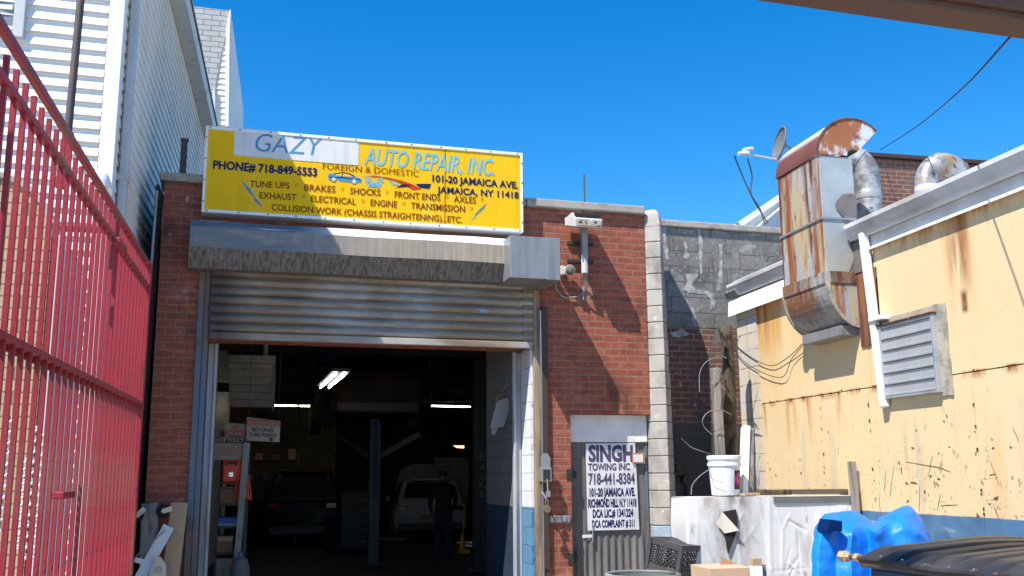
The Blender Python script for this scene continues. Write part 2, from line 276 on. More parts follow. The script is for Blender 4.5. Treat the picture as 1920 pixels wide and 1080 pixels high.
M['bark'] = mat('mossy_bark', (0.085, 0.06, 0.04), [((.13, .11, .04), 5, .52, .66, ONE), ((.03, .022, .018), 9, .52, .62, (2, 2, .6))], rough=.95, bump=1.0, bsc=20, bst=(2, 2, .6))
M['plaster'] = mat('dark_smooth_plaster', (0.075, 0.07, 0.068), [((.12, .11, .10), 2, .5, .7, ONE)], rough=.9, bump=.3)
M['bucket'] = mat('white_bucket_plastic', (0.76, 0.76, 0.75), [((.5, .48, .45), 4, .62, .75, ONE)], rough=.35, var=.02)
M['labelblack'] = mat('black_label', (0.012, 0.012, 0.02), rough=.4, var=0)
M['magenta'] = mat('magenta_print', (0.45, 0.04, 0.28), rough=.4, var=0)
M['orange'] = mat('orange_print', (0.75, 0.15, 0.02), rough=.4, var=0)
M['hose'] = mat('grey_white_hose', (0.20, 0.20, 0.20), rough=.4)
M['carwhite'] = mat('white_car_paint', (0.22, 0.23, 0.25), rough=.3, var=.02)
M['carblack'] = mat('black_car_paint', (0.004, 0.004, 0.005), spec=.2, rough=.35, var=0)
M['cardark'] = mat('grimy_underbody', (0.03, 0.027, 0.025), [((.06, .03, .02), 4, .55, .65, ONE)], rough=.95, bump=.3, spec=.1)
M['glass'] = mat('dark_car_glass', (0.008, 0.009, 0.011), spec=.15, rough=.2, var=0)
M['tyre'] = mat('tyre_rubber', (0.012, 0.012, 0.012), rough=.9, var=0)
M['taillight'] = mat('red_tail_lamp', (0.10, 0.008, 0.008), rough=.15, var=0)
M['chrome'] = mat('bright_trim', (0.75, 0.76, 0.78), rough=.15, metal=.9, var=0)
M['liftblue'] = mat('blue_lift_paint', (0.012, 0.05, 0.50), rough=.4)
M['liftdim'] = mat('grimy_blue_lift_paint', (.006, .015, .09), rough=.6)
M['liftdark'] = mat('dark_lift_paint', (0.03, 0.035, 0.045), rough=.5)
M['jeans'] = mat('dark_denim', (0.012, 0.016, 0.028), rough=.9)
M['clothdark'] = mat('dark_work_clothes', (0.008, 0.008, 0.010), rough=.95)
M['skin'] = mat('skin', (0.20, 0.11, 0.075), rough=.6)
M['hair'] = mat('black_hair', (0.008, 0.007, 0.006), rough=.8)
M['toolred'] = mat('red_tool_case', (0.75, 0.08, 0.04), rough=.45)
M['boxblue'] = mat('blue_carton', (0.03, 0.09, 0.35), rough=.6)
M['binbrown'] = mat('brown_bin', (0.20, 0.10, 0.05), rough=.7)
M['dim_white'] = mat('grimy_white_board', (0.24, 0.235, 0.22), [((.15, .145, .135), 3, .5, .7, ONE)], rough=.7)
M['signcream'] = mat('soiled_cream_sign', (0.27, 0.225, 0.17), [((.18, .15, .11), 3, .5, .7, ONE)], rough=.6)
M['signred'] = mat('faded_red_print', (0.32, 0.05, 0.035), rough=.6)
M['signblack'] = mat('black_print', (0.012, 0.012, 0.012), rough=.6, var=0)
M['jackyellow'] = mat('yellow_jack_paint', (0.75, 0.45, 0.02), rough=.4)
M['tube'] = emit('lit_fluorescent_tube', (1.0, 0.97, 0.88), 12.0)
M['tube_warm'] = emit('lit_warm_tube', (1.0, 0.90, 0.62), 14.0)
M['bulb'] = emit('lit_orange_lamp', (1.0, 0.52, 0.2), 1.6)
M['greypad'] = mat('grey_board', (0.13, 0.13, 0.125), rough=.8)
M['white_bright'] = mat('fresh_white_board', (0.80, 0.80, 0.79), rough=.5, var=.02)

# ------------------------------------------------------------------ builders
class MB:
    def __init__(s): s.v = []; s.f = []; s.mi = []; s.cur = 0
    def add(s, vs, fs):
        o = len(s.v); s.v += [tuple(map(float, p)) for p in vs]
        for f in fs: s.f.append([o + i for i in f]); s.mi.append(s.cur)
        return s
    def box(s, x0, x1, y0, y1, z0, z1):
        v = [(x0, y0, z0), (x1, y0, z0), (x1, y1, z0), (x0, y1, z0), (x0, y0, z1), (x1, y0, z1), (x1, y1, z1), (x0, y1, z1)]
        return s.add(v, [(3, 2, 1, 0), (4, 5, 6, 7), (0, 1, 5, 4), (1, 2, 6, 5), (2, 3, 7, 6), (3, 0, 4, 7)])
    def bar(s, a, b, w_, d_, up=(0, 0, 1)):
        a = Vector(a); b = Vector(b); t = (b - a).normalized(); up = Vector(up)
        if abs(t.dot(up)) > .95: up = Vector((0, 1, 0))
        r = t.cross(up).normalized(); u = r.cross(t)
        v = []
        for p in (a, b):
            for sx, sy in ((-1, -1), (1, -1), (1, 1), (-1, 1)): v.append(p + r * sx * w_ / 2 + u * sy * d_ / 2)
        return s.add(v, [(3, 2, 1, 0), (4, 5, 6, 7), (0, 1, 5, 4), (1, 2, 6, 5), (2, 3, 7, 6), (3, 0, 4, 7)])
    def prism(s, pts, ax, d0, d1):
        # pts: 2-D outline in the two other axes; ax 0: (y,z), 1: (x,z), 2: (x,y)
        def P(p, d): return {0: (d, p[0], p[1]), 1: (p[0], d, p[1]), 2: (p[0], p[1], d)}[ax]
        n = len(pts); v = [P(p, d0) for p in pts] + [P(p, d1) for p in pts]
        f = [tuple(range(n))[::-1], tuple(range(n, 2 * n))] + [(i, (i + 1) % n, n + (i + 1) % n, n + i) for i in range(n)]
        return s.add(v, f)
    def tube(s, path, r, n=8, cap=True):
        path = [Vector(p) for p in path]; m_ = len(path)
        rr = r if isinstance(r, (list, tuple)) else [r] * m_
        vs = []; prev = None
        for i, p in enumerate(path):
            t = (path[min(i + 1, m_ - 1)] - path[max(i - 1, 0)]).normalized()
            if prev is None:
                a = Vector((0, 0, 1)) if abs(t.z) < .9 else Vector((1, 0, 0))
                u = t.cross(a).normalized()
            else: u = (prev - t * prev.dot(t)).normalized()
            prev = u; b = t.cross(u)
            for k in range(n):
                q = 2 * PI * k / n; vs.append(p + (u * math.cos(q) + b * math.sin(q)) * rr[i])
        fs = [(i * n + k, i * n + (k + 1) % n, (i + 1) * n + (k + 1) % n, (i + 1) * n + k) for i in range(m_ - 1) for k in range(n)]
        if cap: fs += [tuple(range(n))[::-1], tuple(range((m_ - 1) * n, m_ * n))]
        return s.add(vs, fs)
    def lathe(s, prof, c=(0, 0, 0), n=24, ax='z'):
        vs = []
        for r, h in prof:
            for k in range(n):
                q = 2 * PI * k / n; a, b = r * math.cos(q), r * math.sin(q)
                vs.append({'z': (c[0] + a, c[1] + b, c[2] + h), 'y': (c[0] + a, c[1] + h, c[2] + b), 'x': (c[0] + h, c[1] + a, c[2] + b)}[ax])
        m_ = len(prof)
        fs = [(i * n + k, i * n + (k + 1) % n, (i + 1) * n + (k + 1) % n, (i + 1) * n + k) for i in range(m_ - 1) for k in range(n)]
        fs += [tuple(range(n))[::-1], tuple(range((m_ - 1) * n, m_ * n))]
        return s.add(vs, fs)
    def grid(s, fn, nu, nv, closed_u=False):
        vs = [fn(i / (nu if closed_u else nu - 1), j / (nv - 1)) for j in range(nv) for i in range(nu)]
        fs = []
        for j in range(nv - 1):
            for i in range(nu if closed_u else nu - 1):
                k = (i + 1) % nu
                fs.append((j * nu + i, j * nu + k, (j + 1) * nu + k, (j + 1) * nu + i))
        return s.add(vs, fs)
def mesh_obj(name, mb, mats, off=(0, 0, 0), smooth=False, bevel=0.0, sub=0):
    me = bpy.data.meshes.new(name)
    o3 = Vector(off)
    me.from_pydata([tuple(Vector(p) - o3) for p in mb.v], [], mb.f)
    if not isinstance(mats, (list, tuple)): mats = [mats]
    for x in mats: me.materials.append(x)
    for p, i in zip(me.polygons, mb.mi): p.material_index = min(i, len(mats) - 1)
    bm = bmesh.new(); bm.from_mesh(me); bmesh.ops.recalc_face_normals(bm, faces=bm.faces); bm.to_mesh(me); bm.free()
    if smooth:
        for p in me.polygons: p.use_smooth = True
        if smooth != 'all':
            me.set_sharp_from_angle(angle=R_(40))
    o = bpy.data.objects.new(name, me); col.objects.link(o)
    if bevel:
        b = o.modifiers.new('bevel', 'BEVEL'); b.width = bevel; b.segments = 2; b.limit_method = 'ANGLE'; b.angle_limit = R_(40)
    if sub:
        b = o.modifiers.new('subsurf', 'SUBSURF'); b.levels = sub; b.render_levels = sub
    return o
I4 = Matrix.Identity(4)
class Thing:
    """An Empty at the thing's base; parts are given in the coordinates of its frame."""
    def __init__(s, name, label, cat, loc=(0, 0, 0), frame=I4, group=None, rz=0.0):
        s.loc = Vector(loc); s.o = bpy.data.objects.new(name, None); col.objects.link(s.o)
        s.o.empty_display_size = .2
        s.o.matrix_world = frame @ Matrix.Translation(s.loc) @ Matrix.Rotation(rz, 4, 'Z')
        s.o['label'] = label; s.o['category'] = cat
        if group: s.o['group'] = group
    def part(s, name, mb, mats, parent=None, label=None, **kw):
        o = mesh_obj(name, mb, mats, s.loc, **kw); o.parent = parent or s.o
        if label: o['label'] = label
        return o
def single(name, label, cat, mb, mats, loc, frame=I4, group=None, kind=None, **kw):
    o = mesh_obj(name, mb, mats, loc, **kw); o.matrix_world = frame @ Matrix.Translation(Vector(loc))
    if label: o['label'] = label
    if cat: o['category'] = cat
    if group: o['group'] = group
    if kind: o['kind'] = kind
    return o
def structure(name, mb, mats, **kw): return single(name, None, None, mb, mats, (0, 0, 0), kind='structure', **kw)
_tc = {}
def text2d(s, bold=0.0):
    k = (s, bold)
    if k in _tc: return _tc[k]
    cu = bpy.data.curves.new('t', 'FONT'); cu.body = s; cu.size = 1; cu.offset = bold; cu.resolution_u = 3
    ob = bpy.data.objects.new('t', cu); col.objects.link(ob)
    bpy.context.view_layer.update()
    me = bpy.data.meshes.new_from_object(ob.evaluated_get(bpy.context.evaluated_depsgraph_get()))
    v = [(p.co.x, p.co.y) for p in me.vertices]; f = [list(p.vertices) for p in me.polygons]
    bpy.data.objects.remove(ob); bpy.data.curves.remove(cu); bpy.data.meshes.remove(me)
    xs = [p[0] for p in v]
    x0, x1 = min(xs), max(xs)
    _tc[k] = ([((x - x0) / (x1 - x0), y / 0.70) for x, y in v], f)      # cap height about 0.7 of the size
    return _tc[k]
def lettering(mb, s, a, b, up, depth, bold=0.0, slant=0.0, put=None):
    """text from baseline point a to b (2-D), cap vector up (2-D), at depth; put maps (x, depth, z)"""
    v, f = text2d(s, bold)
    ax, az = a; bx, bz = b
    out = []
    for x, y in v:
        px = ax + (bx - ax) * x + (up[0]) * y + slant * y * abs(up[1]); pz = az + (bz - az) * x + up[1] * y
        out.append(put(px, depth, pz) if put else (px, depth, pz))
    mb.add(out, f)
    return mb
def ease(t): t = max(0, min(1, t)); return t * t * (3 - 2 * t)
def nz(x, y, z=0.0): return noise.noise(Vector((x, y, z)))

# ================================================================== GROUND
structure('ground', MB().add([(-600, -600, 0), (600, -600, 0), (600, 900, 0), (-600, 900, 0)], [(0, 1, 2, 3)]), M['asphalt'])

# ================================================================== BRICK GARAGE (facade frame)
UL, UR = -1.44, 4.205
g = Thing('brick_garage', 'one storey red brick garage building with wide open doorway and grey coping', 'building', (UL, 0, 0), FM)
mb = MB()
mb.box(UL, -1.03, 0, .4, 0, 4.76)
mb.box(-1.03, 2.87, 0, .4, 3.06, 4.76)
mb.box(2.87, 3.19, 0, .4, 0, 4.76)
mb.box(3.19, UR, 0, .4, 2.30, 4.76)
g.part('wall', mb, M['brick'])
mb = MB(); mb.box(UL - .05, 2.66, -.05, .45, 4.765, 4.86); mb.box(2.665, UR - .01, -.07, .45, 4.765, 4.865)
g.part('coping', mb, M['coping'], bevel=.012)
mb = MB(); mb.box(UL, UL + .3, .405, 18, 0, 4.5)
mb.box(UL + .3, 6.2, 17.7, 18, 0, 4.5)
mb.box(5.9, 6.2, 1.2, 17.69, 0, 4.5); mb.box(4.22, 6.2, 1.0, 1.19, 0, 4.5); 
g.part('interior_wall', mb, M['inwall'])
mb = MB(); mb.box(-.6, 2.4, 17.66, 17.695, .9, 3.6)
g.part('back_panel', mb, M['backwall'])
SK = [1.55, 2.85, 9.7, 11.5]        # roof light opening u0,u1,w0,w1
mb = MB()
for a in ((UL, SK[0], .41, 18), (SK[1], 4.19, .41, 18), (4.19, 6.2, .70, 18), (SK[0], SK[1], .41, SK[2]), (SK[0], SK[1], SK[3], 18)): mb.box(a[0], a[1], a[2], a[3], 4.50, 4.62)
g.part('roof', mb, M['dark'])
mb = MB(); mb.box(SK[0] + .40, SK[0] + .46, SK[2], SK[3], 4.5, 4.6); mb.box(SK[0] + .9, SK[0] + .96, SK[2], SK[3], 4.5, 4.6); mb.box(SK[0], SK[1], 10.2, 10.26, 4.51, 4.59)
g.part('roof_light_bar', mb, M['iron'])
mb = MB()
for i in range(14): mb.box(UL + .3, 5.9, 1.2 + i * 1.15, 1.3 + i * 1.15, 4.15, 4.44)
g.part('ceiling_joists', mb, M['joist'])
mb = MB()
for i in range(11): mb.box(-1.0 + i * .62, -.93 + i * .62, 8.0, 8.08, 3.3, 4.14)
mb.box(-1.1, 5.8, 7.95, 8.15, 3.15, 3.3); mb.box(-1.1, 5.8, 11.95, 12.15, 3.3, 3.42); mb.box(-1.1, 5.8, 5.0, 5.12, 3.55, 3.7)
g.part('roof_truss', mb, M['joist'])
# inner side wall by the doorway, painted white over blue
zb = 1.235
mb = MB(); mb.box(2.705, 2.86, .0, .4, zb, 3.055)
wpart = g.part('painted_block_wall', mb, M['paintblock_white'])
mb = MB(); mb.box(2.62, 4.2, .405, 1.68, zb, 4.3); g.part('inner_block_wall', mb, M['paintblock_dim'])
mb = MB(); mb.box(2.62, 4.2, .405, 1.68, 0, zb); g.part('inner_block_dado', mb, M['paintblock_dimblue'])
mb = MB(); mb.box(2.705, 2.86, .0, .4, 0, zb - .002)
g.part('painted_block_dado', mb, M['paintblock_blue'])
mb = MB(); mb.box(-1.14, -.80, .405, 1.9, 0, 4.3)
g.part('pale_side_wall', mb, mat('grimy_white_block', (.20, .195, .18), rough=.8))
# left jamb and right post
mb = MB(); mb.box(-1.028, -.965, -.035, .39, 0, 3.78); g.part('steel_jamb', mb, M['jambsteel'], bevel=.006)
mb = MB(); mb.box(-.963, -.905, -.02, .36, 0, 3.78); g.part('steel_jamb', mb, M['jambsteel'], bevel=.01)
mb = MB(); mb.box(2.735, 2.815, -.06, -.003, 0, 3.75); g.part('timber_post', mb, M['postwood'], bevel=.008)
mb = MB(); mb.box(2.818, 2.832, -.045, -.003, .3, 3.5); g.part('white_trim_strip', mb, M['white'])
mb = MB(); mb.box(2.836, 2.905, -.05, -.003, .55, 3.55); g.part('channel', mb, M['brownchannel'], bevel=.006)
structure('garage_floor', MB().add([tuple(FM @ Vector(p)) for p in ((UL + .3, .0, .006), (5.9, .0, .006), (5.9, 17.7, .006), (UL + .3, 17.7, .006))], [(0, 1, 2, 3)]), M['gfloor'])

# ------------------------------------------------------------------ rolling shutter
s = Thing('rolling_shutter', 'grimy grey roll-up shutter half raised under a long dented hood', 'shutter', (.9, 0, 3.06), FM)
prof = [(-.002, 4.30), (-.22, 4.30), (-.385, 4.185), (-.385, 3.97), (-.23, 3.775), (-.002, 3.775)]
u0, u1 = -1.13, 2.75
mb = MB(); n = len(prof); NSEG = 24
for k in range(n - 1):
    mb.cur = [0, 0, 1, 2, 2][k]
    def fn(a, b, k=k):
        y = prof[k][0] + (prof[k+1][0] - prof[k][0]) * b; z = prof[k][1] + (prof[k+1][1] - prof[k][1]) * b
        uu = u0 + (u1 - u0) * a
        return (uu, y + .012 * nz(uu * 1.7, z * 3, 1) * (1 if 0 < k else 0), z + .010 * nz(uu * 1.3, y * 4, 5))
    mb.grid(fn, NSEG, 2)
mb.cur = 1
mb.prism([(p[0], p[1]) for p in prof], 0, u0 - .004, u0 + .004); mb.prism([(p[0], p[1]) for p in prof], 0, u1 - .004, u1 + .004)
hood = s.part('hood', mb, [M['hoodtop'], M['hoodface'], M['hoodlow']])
mb = MB()
PIT = .100; z1 = 3.82
def slat(zt):
    pts = []
    for i in range(9):
        t = i / 8
        pts.append((-.040 - .036 * math.sin(PI * min(1, t * 1.05)) ** .6 if t < .95 else -.022, zt - PIT * .9 * t))
    pts.append((-.03, zt - PIT))
    return pts
for i in range(7):
    zt = z1 - i * PIT
    p = slat(zt)
    for (a, b) in zip(p[:-1], p[1:]): mb.add([(-.9, a[0], a[1]), (2.725, a[0], a[1]), (2.725, b[0], b[1]), (-.9, b[0], b[1])], [(0, 1, 2, 3)])
mb.box(-.9, 2.725, -.028, -.010, 3.10, 3.80)
s.part('curtain', mb, M['shutter'], smooth=True)
mb = MB(); mb.box(-.89, 2.72, -.075, -.012, 3.045, 3.118); s.part('bottom_bar', mb, M['shutter'], bevel=.006)
mb = MB(); mb.box(-.898, -.80, .362, .40, 0, 3.05); mb.box(-.83, -.80, .33, .36, 0, 3.05); s.part('guide_rail', mb, M['guide'], bevel=.004)
mb = MB(); mb.box(2.60, 2.70, .362, .40, 0, 3.05); mb.box(2.60, 2.628, .33, .36, 0, 3.05); s.part('guide_rail', mb, M['guide'], bevel=.004)
mb = MB(); mb.box(2.60, 2.735, -.07, -.005, 3.09, 3.775); s.part('end_guide', mb, M['jambsteel'], bevel=.006)
# motor box over the right end of the hood
A = FP(956, 442, -.62); B = FP(1050, 525, -.62)
bu0, bu1, bz0, bz1 = A[0], B[0], B[1], A[1] + .005
mb = MB(); mb.box(bu0, bu1, -.62, -.003, bz0, bz1)
bx = s.part('motor_cover', mb, M['galv'], bevel=.006)
mb = MB(); mb.box(bu1 - .16, bu1 + .004, -.626, -.003, bz0 - .005, bz1 + .005)
s.part('cover_seam', mb, M['galv'], bx, bevel=.003)

# ------------------------------------------------------------------ big yellow sign
SU0, SU1, SZ0, SZ1 = -1.01, 2.60, 4.455, 5.425
SW = -.20
_a = FP(388, 236, SW); _b = FP(981, 436, SW); SU0, SU1, SZ0, SZ1 = _a[0] - .01, _b[0], _b[1], _a[1]
s = Thing('shop_sign', 'large yellow sign board with blue and brown lettering above the garage door', 'sign', ((SU0 + SU1) / 2, SW, SZ0), FM)
mb = MB(); mb.box(SU0 + .02, SU1 - .02, SW, -.003, SZ0 + .02, SZ1 - .02); s.part('panel', mb, M['yellow'])
mb = MB(); fw = .035
mb.box(SU0, SU1, SW - .012, -.01, SZ0, SZ0 + fw); mb.box(SU0, SU1, SW - .012, -.01, SZ1 - fw, SZ1)
mb.box(SU0, SU0 + fw * .8, SW - .012, -.01, SZ0 + fw, SZ1 - fw); mb.box(SU1 - fw * .8, SU1, SW - .012, -.01, SZ0 + fw, SZ1 - fw)
s.part('frame', mb, M['white'], bevel=.004)
mb = MB()
for i in range(12):
    for zc in (SZ0 + fw * .5, SZ1 - fw * .5):
        x = SU0 + .06 + (SU1 - SU0 - .12) * i / 11 + random.uniform(-.02, .02); mb.lathe([(.008, -.006), (.008, 0)], (x, SW - .0125, zc), 8, 'y')
for i in range(4):
    for x in (SU0 + .014, SU1 - .014): mb.lathe([(.008, -.006), (.008, 0)], (x, SW - .0125, SZ0 + .12 + .24 * i), 8, 'y')
s.part('screws', mb, M['iron'])
def SG(x, y): return FP(360 + x / 3, 220 + y / 3, SW - .003)
def signpoly(mb, pts, d=SW - .004):
    q = [SG(*p) for p in pts]; mb.add([(p[0], d, p[1]) for p in q], [tuple(range(len(q)))]); return mb
mb = MB(); q = [SG(240, 55), SG(938, 128), SG(936, 270), SG(234, 213)]
mb.prism(q, 1, SW - .004, SW - .001); s.part('white_patch', mb, M['vinylwhite'])
def txt(st, xl, yl, xr, yr, cap, mkey, bold=.02, slant=0, d=SW - .005, name='lettering'):
    a = SG(xl, yl); b = SG(xr, yr); t = SG(xl, yl - cap)
    s.part(name, lettering(MB(), st, a, b, (0, t[1] - a[1]), d, bold, slant), M[mkey])
txt('GAZY', 345, 190, 715, 214, 104, 'gazy', -.004, .18, SW - .007)
txt('AUTO REPAIR, INC.', 968, 262, 1700, 328, 96, 'skyblue', .014, .16)
txt('PHONE# 718-849-5553', 118, 288, 703, 332, 46, 'navy', .034)
txt('FOREIGN & DOMESTIC', 735, 291, 1276, 335, 36, 'brown', -.004)
txt('101-20 JAMAICA AVE.', 1352, 361, 1833, 401, 38, 'navy', .03)
txt('JAMAICA, NY 11418', 1378, 424, 1838, 456, 36, 'navy', .026)
for st, xl, yl, xr, yr in (('TUNE UPS', 325, 391, 548, 402), ('BRAKES', 632, 411, 806, 423), ('SHOCKS', 888, 431, 1060, 442), ('FRONT ENDS', 1140, 451, 1397, 470), ('AXLES', 1473, 476, 1597, 485),
    ('EXHAUST', 378, 456, 587, 467), ('ELECTRICAL', 668, 474, 922, 492), ('ENGINE', 1004, 497, 1153, 507), ('TRANSMISSION', 1231, 514, 1535, 534), ('COLLISION WORK (CHASSIS STRAIGHTENING)...ETC.', 447, 522, 1520, 594)):
    txt(st, xl, yl, xr, yr, 36, 'brown', .012)
for x, y in ((588, 382), (847, 403), (1098, 421), (1435, 449), (1633, 463), (628, 447), (963, 470), (1192, 487), (1573, 514)):
    mb = MB()
    for k in range(5):
        q = 2 * PI * k / 5; signpoly(mb, [(x + 7 * math.cos(q) + 3 * math.cos(t), y + 8 * math.sin(q) + 3 * math.sin(t)) for t in (0, 1.57, 3.14, 4.71)])
    s.part('star_mark', mb, M['brown'])
mb = MB()
signpoly(mb, [(766, 318), (800, 316), (845, 310), (880, 314), (915, 332), (950, 345), (953, 366), (935, 366), (925, 358), (908, 362), (895, 366), (830, 358), (815, 348), (795, 352), (785, 357), (768, 350)])
s.part('car_drawing', mb, M['gazy'])
mb = MB(); signpoly(mb, [(812, 320), (848, 315), (876, 319), (905, 334), (850, 332), (806, 328)], SW - .0055); s.part('car_drawing_window', mb, M['yellow'])
for cx_, cy_ in ((797, 347), (912, 360)):
    ring = lambda R_0: [(cx_ + R_0 * math.cos(t * .5236), cy_ + R_0 * 1.1 * math.sin(t * .5236)) for t in range(12)]
    mb = MB(); signpoly(mb, ring(15), SW - .0052); wq = s.part('car_drawing_wheel', mb, M['gazy']); mb = MB(); signpoly(mb, ring(10), SW - .0060); s.part('hub', mb, M['vinylwhite'], wq)
mb = MB(); mb.cur = 0
for pl in ([(800, 316), (845, 309), (882, 313), (917, 331), (912, 334), (880, 318), (845, 314), (802, 320)], [(768, 334), (850, 338), (950, 350), (950, 353), (850, 342), (768, 338)], [(845, 312), (850, 312), (846, 334), (841, 334)]): signpoly(mb, pl, SW - .0063)
s.part('car_drawing_lines', mb, M['navy'])
mb = MB(); mb.box(SG(1425, 200)[0] - .004, SG(1425, 200)[0] + .003, SW - .0035, SW - .0005, SZ0 + .04, SZ1 - .04); s.part('panel_joint', mb, M['brown'])
mb = MB()
for sx, x0, y0 in ((1, 972, 330), (-1, 1078, 333)):
    for i in range(4):
        for j in range(4):
            if (i + j) % 2 == 0:
                x = x0 + sx * i * 10; y = y0 + j * 11 + i * 4
                signpoly(mb, [(x, y), (x + sx * 10, y + 4), (x + sx * 10, y + 15), (x, y + 11)])
    signpoly(mb, [(x0 + sx * 20, y0 - 12), (x0 + sx * 23, y0 - 12), (x0 + sx * 62, y0 + 62), (x0 + sx * 58, y0 + 62)])
signpoly(mb, [(985, 365), (1062, 372), (1056, 396), (992, 390)])
s.part('flag_marks', mb, M['skyblue'])
mb = MB(); signpoly(mb, [(955, 333), (1020, 328), (1100, 338), (1180, 356), (1240, 376), (1290, 402), (1245, 408), (1200, 384), (1140, 358), (1060, 338), (1000, 333)]); s.part('swoosh_mark', mb, M['redmark'])
mb = MB(); signpoly(mb, [(1098, 350), (1165, 378), (1130, 380)]); s.part('swoosh_mark', mb, M['skyblue'])
mb = MB(); signpoly(mb, [(1142, 396), (1180, 378), (1215, 376), (1240, 388)]); signpoly(mb, [(1255, 374), (1345, 374), (1335, 402), (1285, 396)]); s.part('swoosh_mark', mb, M['navy'])
mb = MB()
signpoly(mb, [(277, 352), (338, 412), (330, 418), (350, 440)][:3] + [(310, 410)]); signpoly(mb, [(308, 402), (345, 428), (352, 455), (325, 430)]); signpoly(mb, [(344, 440), (372, 468), (400, 512), (352, 470)])
signpoly(mb, [(1658, 478), (1612, 525), (1622, 530), (1640, 510)]); signpoly(mb, [(1628, 508), (1590, 545), (1596, 550), (1620, 530)]); signpoly(mb, [(1612, 535), (1585, 560), (1560, 592), (1600, 550)])
s.part('lightning_marks', mb, M['gazy'])

# ------------------------------------------------------------------ entrance door with the towing sign
DW = .12
s = Thing('side_door', 'dull grey metal door with pale top panel beside the block pillar', 'door', (3.7, DW, 0), FM)
def pleat(a, b):
    u = 3.235 + (4.165 - 3.235) * a; z = .0 + 1.965 * b
    return (u, DW + .012 * math.sin(u * 70) * (1 - ease((z - .75) / .3)) + .004 * nz(u * 5, z * 3), z)
s.part('panel', MB().grid(pleat, 90, 24), M['door'], smooth='all')
s.part('top_panel', MB().box(3.195, 4.2, DW - .025, DW + .02, 1.972, 2.297), M['doortop'], bevel=.005)
mb = MB(); mb.box(3.195, 3.232, DW - .015, DW + .03, 0, 1.968); mb.box(4.168, 4.2, DW - .015, DW + .03, 0, 1.968); s.part('frame', mb, M['jambsteel'], bevel=.004)
for zc in (1.60, .66):
    mb = MB(); mb.box(3.13, 3.2, -.012, DW - .02, zc - .06, zc + .06); mb.lathe([(.05, -.02), (.05, .03)], (3.235, DW - .04, zc), 12, 'y'); s.part('hinge', mb, M['iron'], bevel=.004)
mb = MB(); mb.bar((3.48, DW - .03, 1.0), (3.47, DW - .03, .83), .012, .02); s.part('handle', mb, M['steel'])
s.part('sticker', MB().prism([FP(1092, 1003, DW - .02), FP(1113, 1002, DW - .02), FP(1113, 1007, DW - .02), FP(1092, 1009, DW - .02)], 1, DW - .02, DW - .018), M['paper'])
def DG(x, y, w_=DW - .028): return FP(960 + x * .3519, 700 + y * .3519, w_)
q = [DG(392, 374), DG(655, 371), DG(678, 832), DG(404, 838)]
s = Thing('towing_sign', 'white paper sign with dark lettering fixed on the side door', 'sign', (q[3][0], DW - .028, q[3][1]), FM)
s.part('sheet', MB().prism(q, 1, DW - .029, DW - .025), M['paper'])
for st, xl, yl, xr, yr, cap, mk, bo in (('SINGH', 408, 467, 645, 466, 82, 'purple', .045), ('TOWING INC', 405, 518, 628, 515, 37, 'purple', .03), ('718-441-8384', 408, 592, 655, 588, 58, 'purple', .03),
    ('101-20 JAMAICA AVE.', 413, 656, 656, 652, 43, 'navy', .04), ('RICHMOND HILL N.Y 11418', 406, 714, 663, 709, 43, 'navy', .04), ('DCA LIC.# 1341224', 430, 768, 646, 762, 41, 'navy', .04), ('DCA COMPLAINT # 311', 427, 822, 653, 816, 38, 'navy', .04)):
    a = DG(xl, yl); b = DG(xr, yr); t = DG(xl, yl - cap)
    s.part('lettering', lettering(MB(), st, a, b, (0, t[1] - a[1]), DW - .0315, bo), M[mk])
q = [DG(638, 425), DG(706, 422), DG(706, 482), DG(640, 480)]
s = Thing('framed_notice', 'small paper notice in an orange wooden frame over the sign corner', 'notice', (q[3][0], DW - .05, q[3][1]), FM)
s.part('frame', MB().prism(q, 1, DW - .05, DW - .033), mat('orange_frame', (.42, .17, .06)), bevel=.003)
s.part('paper', MB().prism([DG(646, 433, DW - .053), DG(698, 430, DW - .053), DG(698, 474, DW - .053), DG(647, 473, DW - .053)], 1, DW - .053, DW - .051), M['paper'])
q = [DG(646, 345), DG(717, 337), DG(720, 362), DG(658, 366)]
single('paper_note', 'small blank white paper slip stuck at the edge of the door top panel', 'note', MB().prism(q, 1, DW - .034, DW - .031), M['white_bright'], (q[0][0], DW - .034, q[0][1]), FM)
# latch box with padlock on the timber post
s = Thing('lock_box', 'grey steel switch box with raised lid and padlock on the door post', 'box', (2.80, -.06, 1.45), FM)
mb = MB(); mb.box(2.775, 2.90, -.165, -.062, 1.52, 1.68); s.part('box', mb, M['steel'], bevel=.008)
mb = MB(); mb.box(2.795, 2.88, -.168, -.1655, 1.535, 1.655); s.part('recess', mb, M['iron'])
mb = MB(); mb.prism([(2.785, 1.68), (2.895, 1.68), (2.90, 1.78), (2.87, 1.835), (2.815, 1.84), (2.785, 1.80)], 1, -.125, -.112); s.part('lid', mb, M['steel'], bevel=.003)
mb = MB(); mb.tube([(2.84, -.17, 1.55), (2.842, -.178, 1.47), (2.845, -.18, 1.40)], .008, 8); mb.box(2.825, 2.87, -.19, -.165, 1.35, 1.42); mb.tube([(2.80, -.08, 1.40), (2.80, -.17, 1.38), (2.82, -.18, 1.33)], .010, 8); s.part('latch', mb, M['steel'])
mb = MB(); mb.lathe([(.0, -.014), (.04, -.014), (.045, 0), (.04, .014), (0, .014)], (2.83, -.185, 1.22), 16, 'y'); mb.tube([(2.815, -.185, 1.25), (2.815, -.185, 1.31), (2.83, -.185, 1.33), (2.845, -.185, 1.31), (2.845, -.185, 1.25)], .007, 8); s.part('padlock', mb, M['brass'], smooth=True)
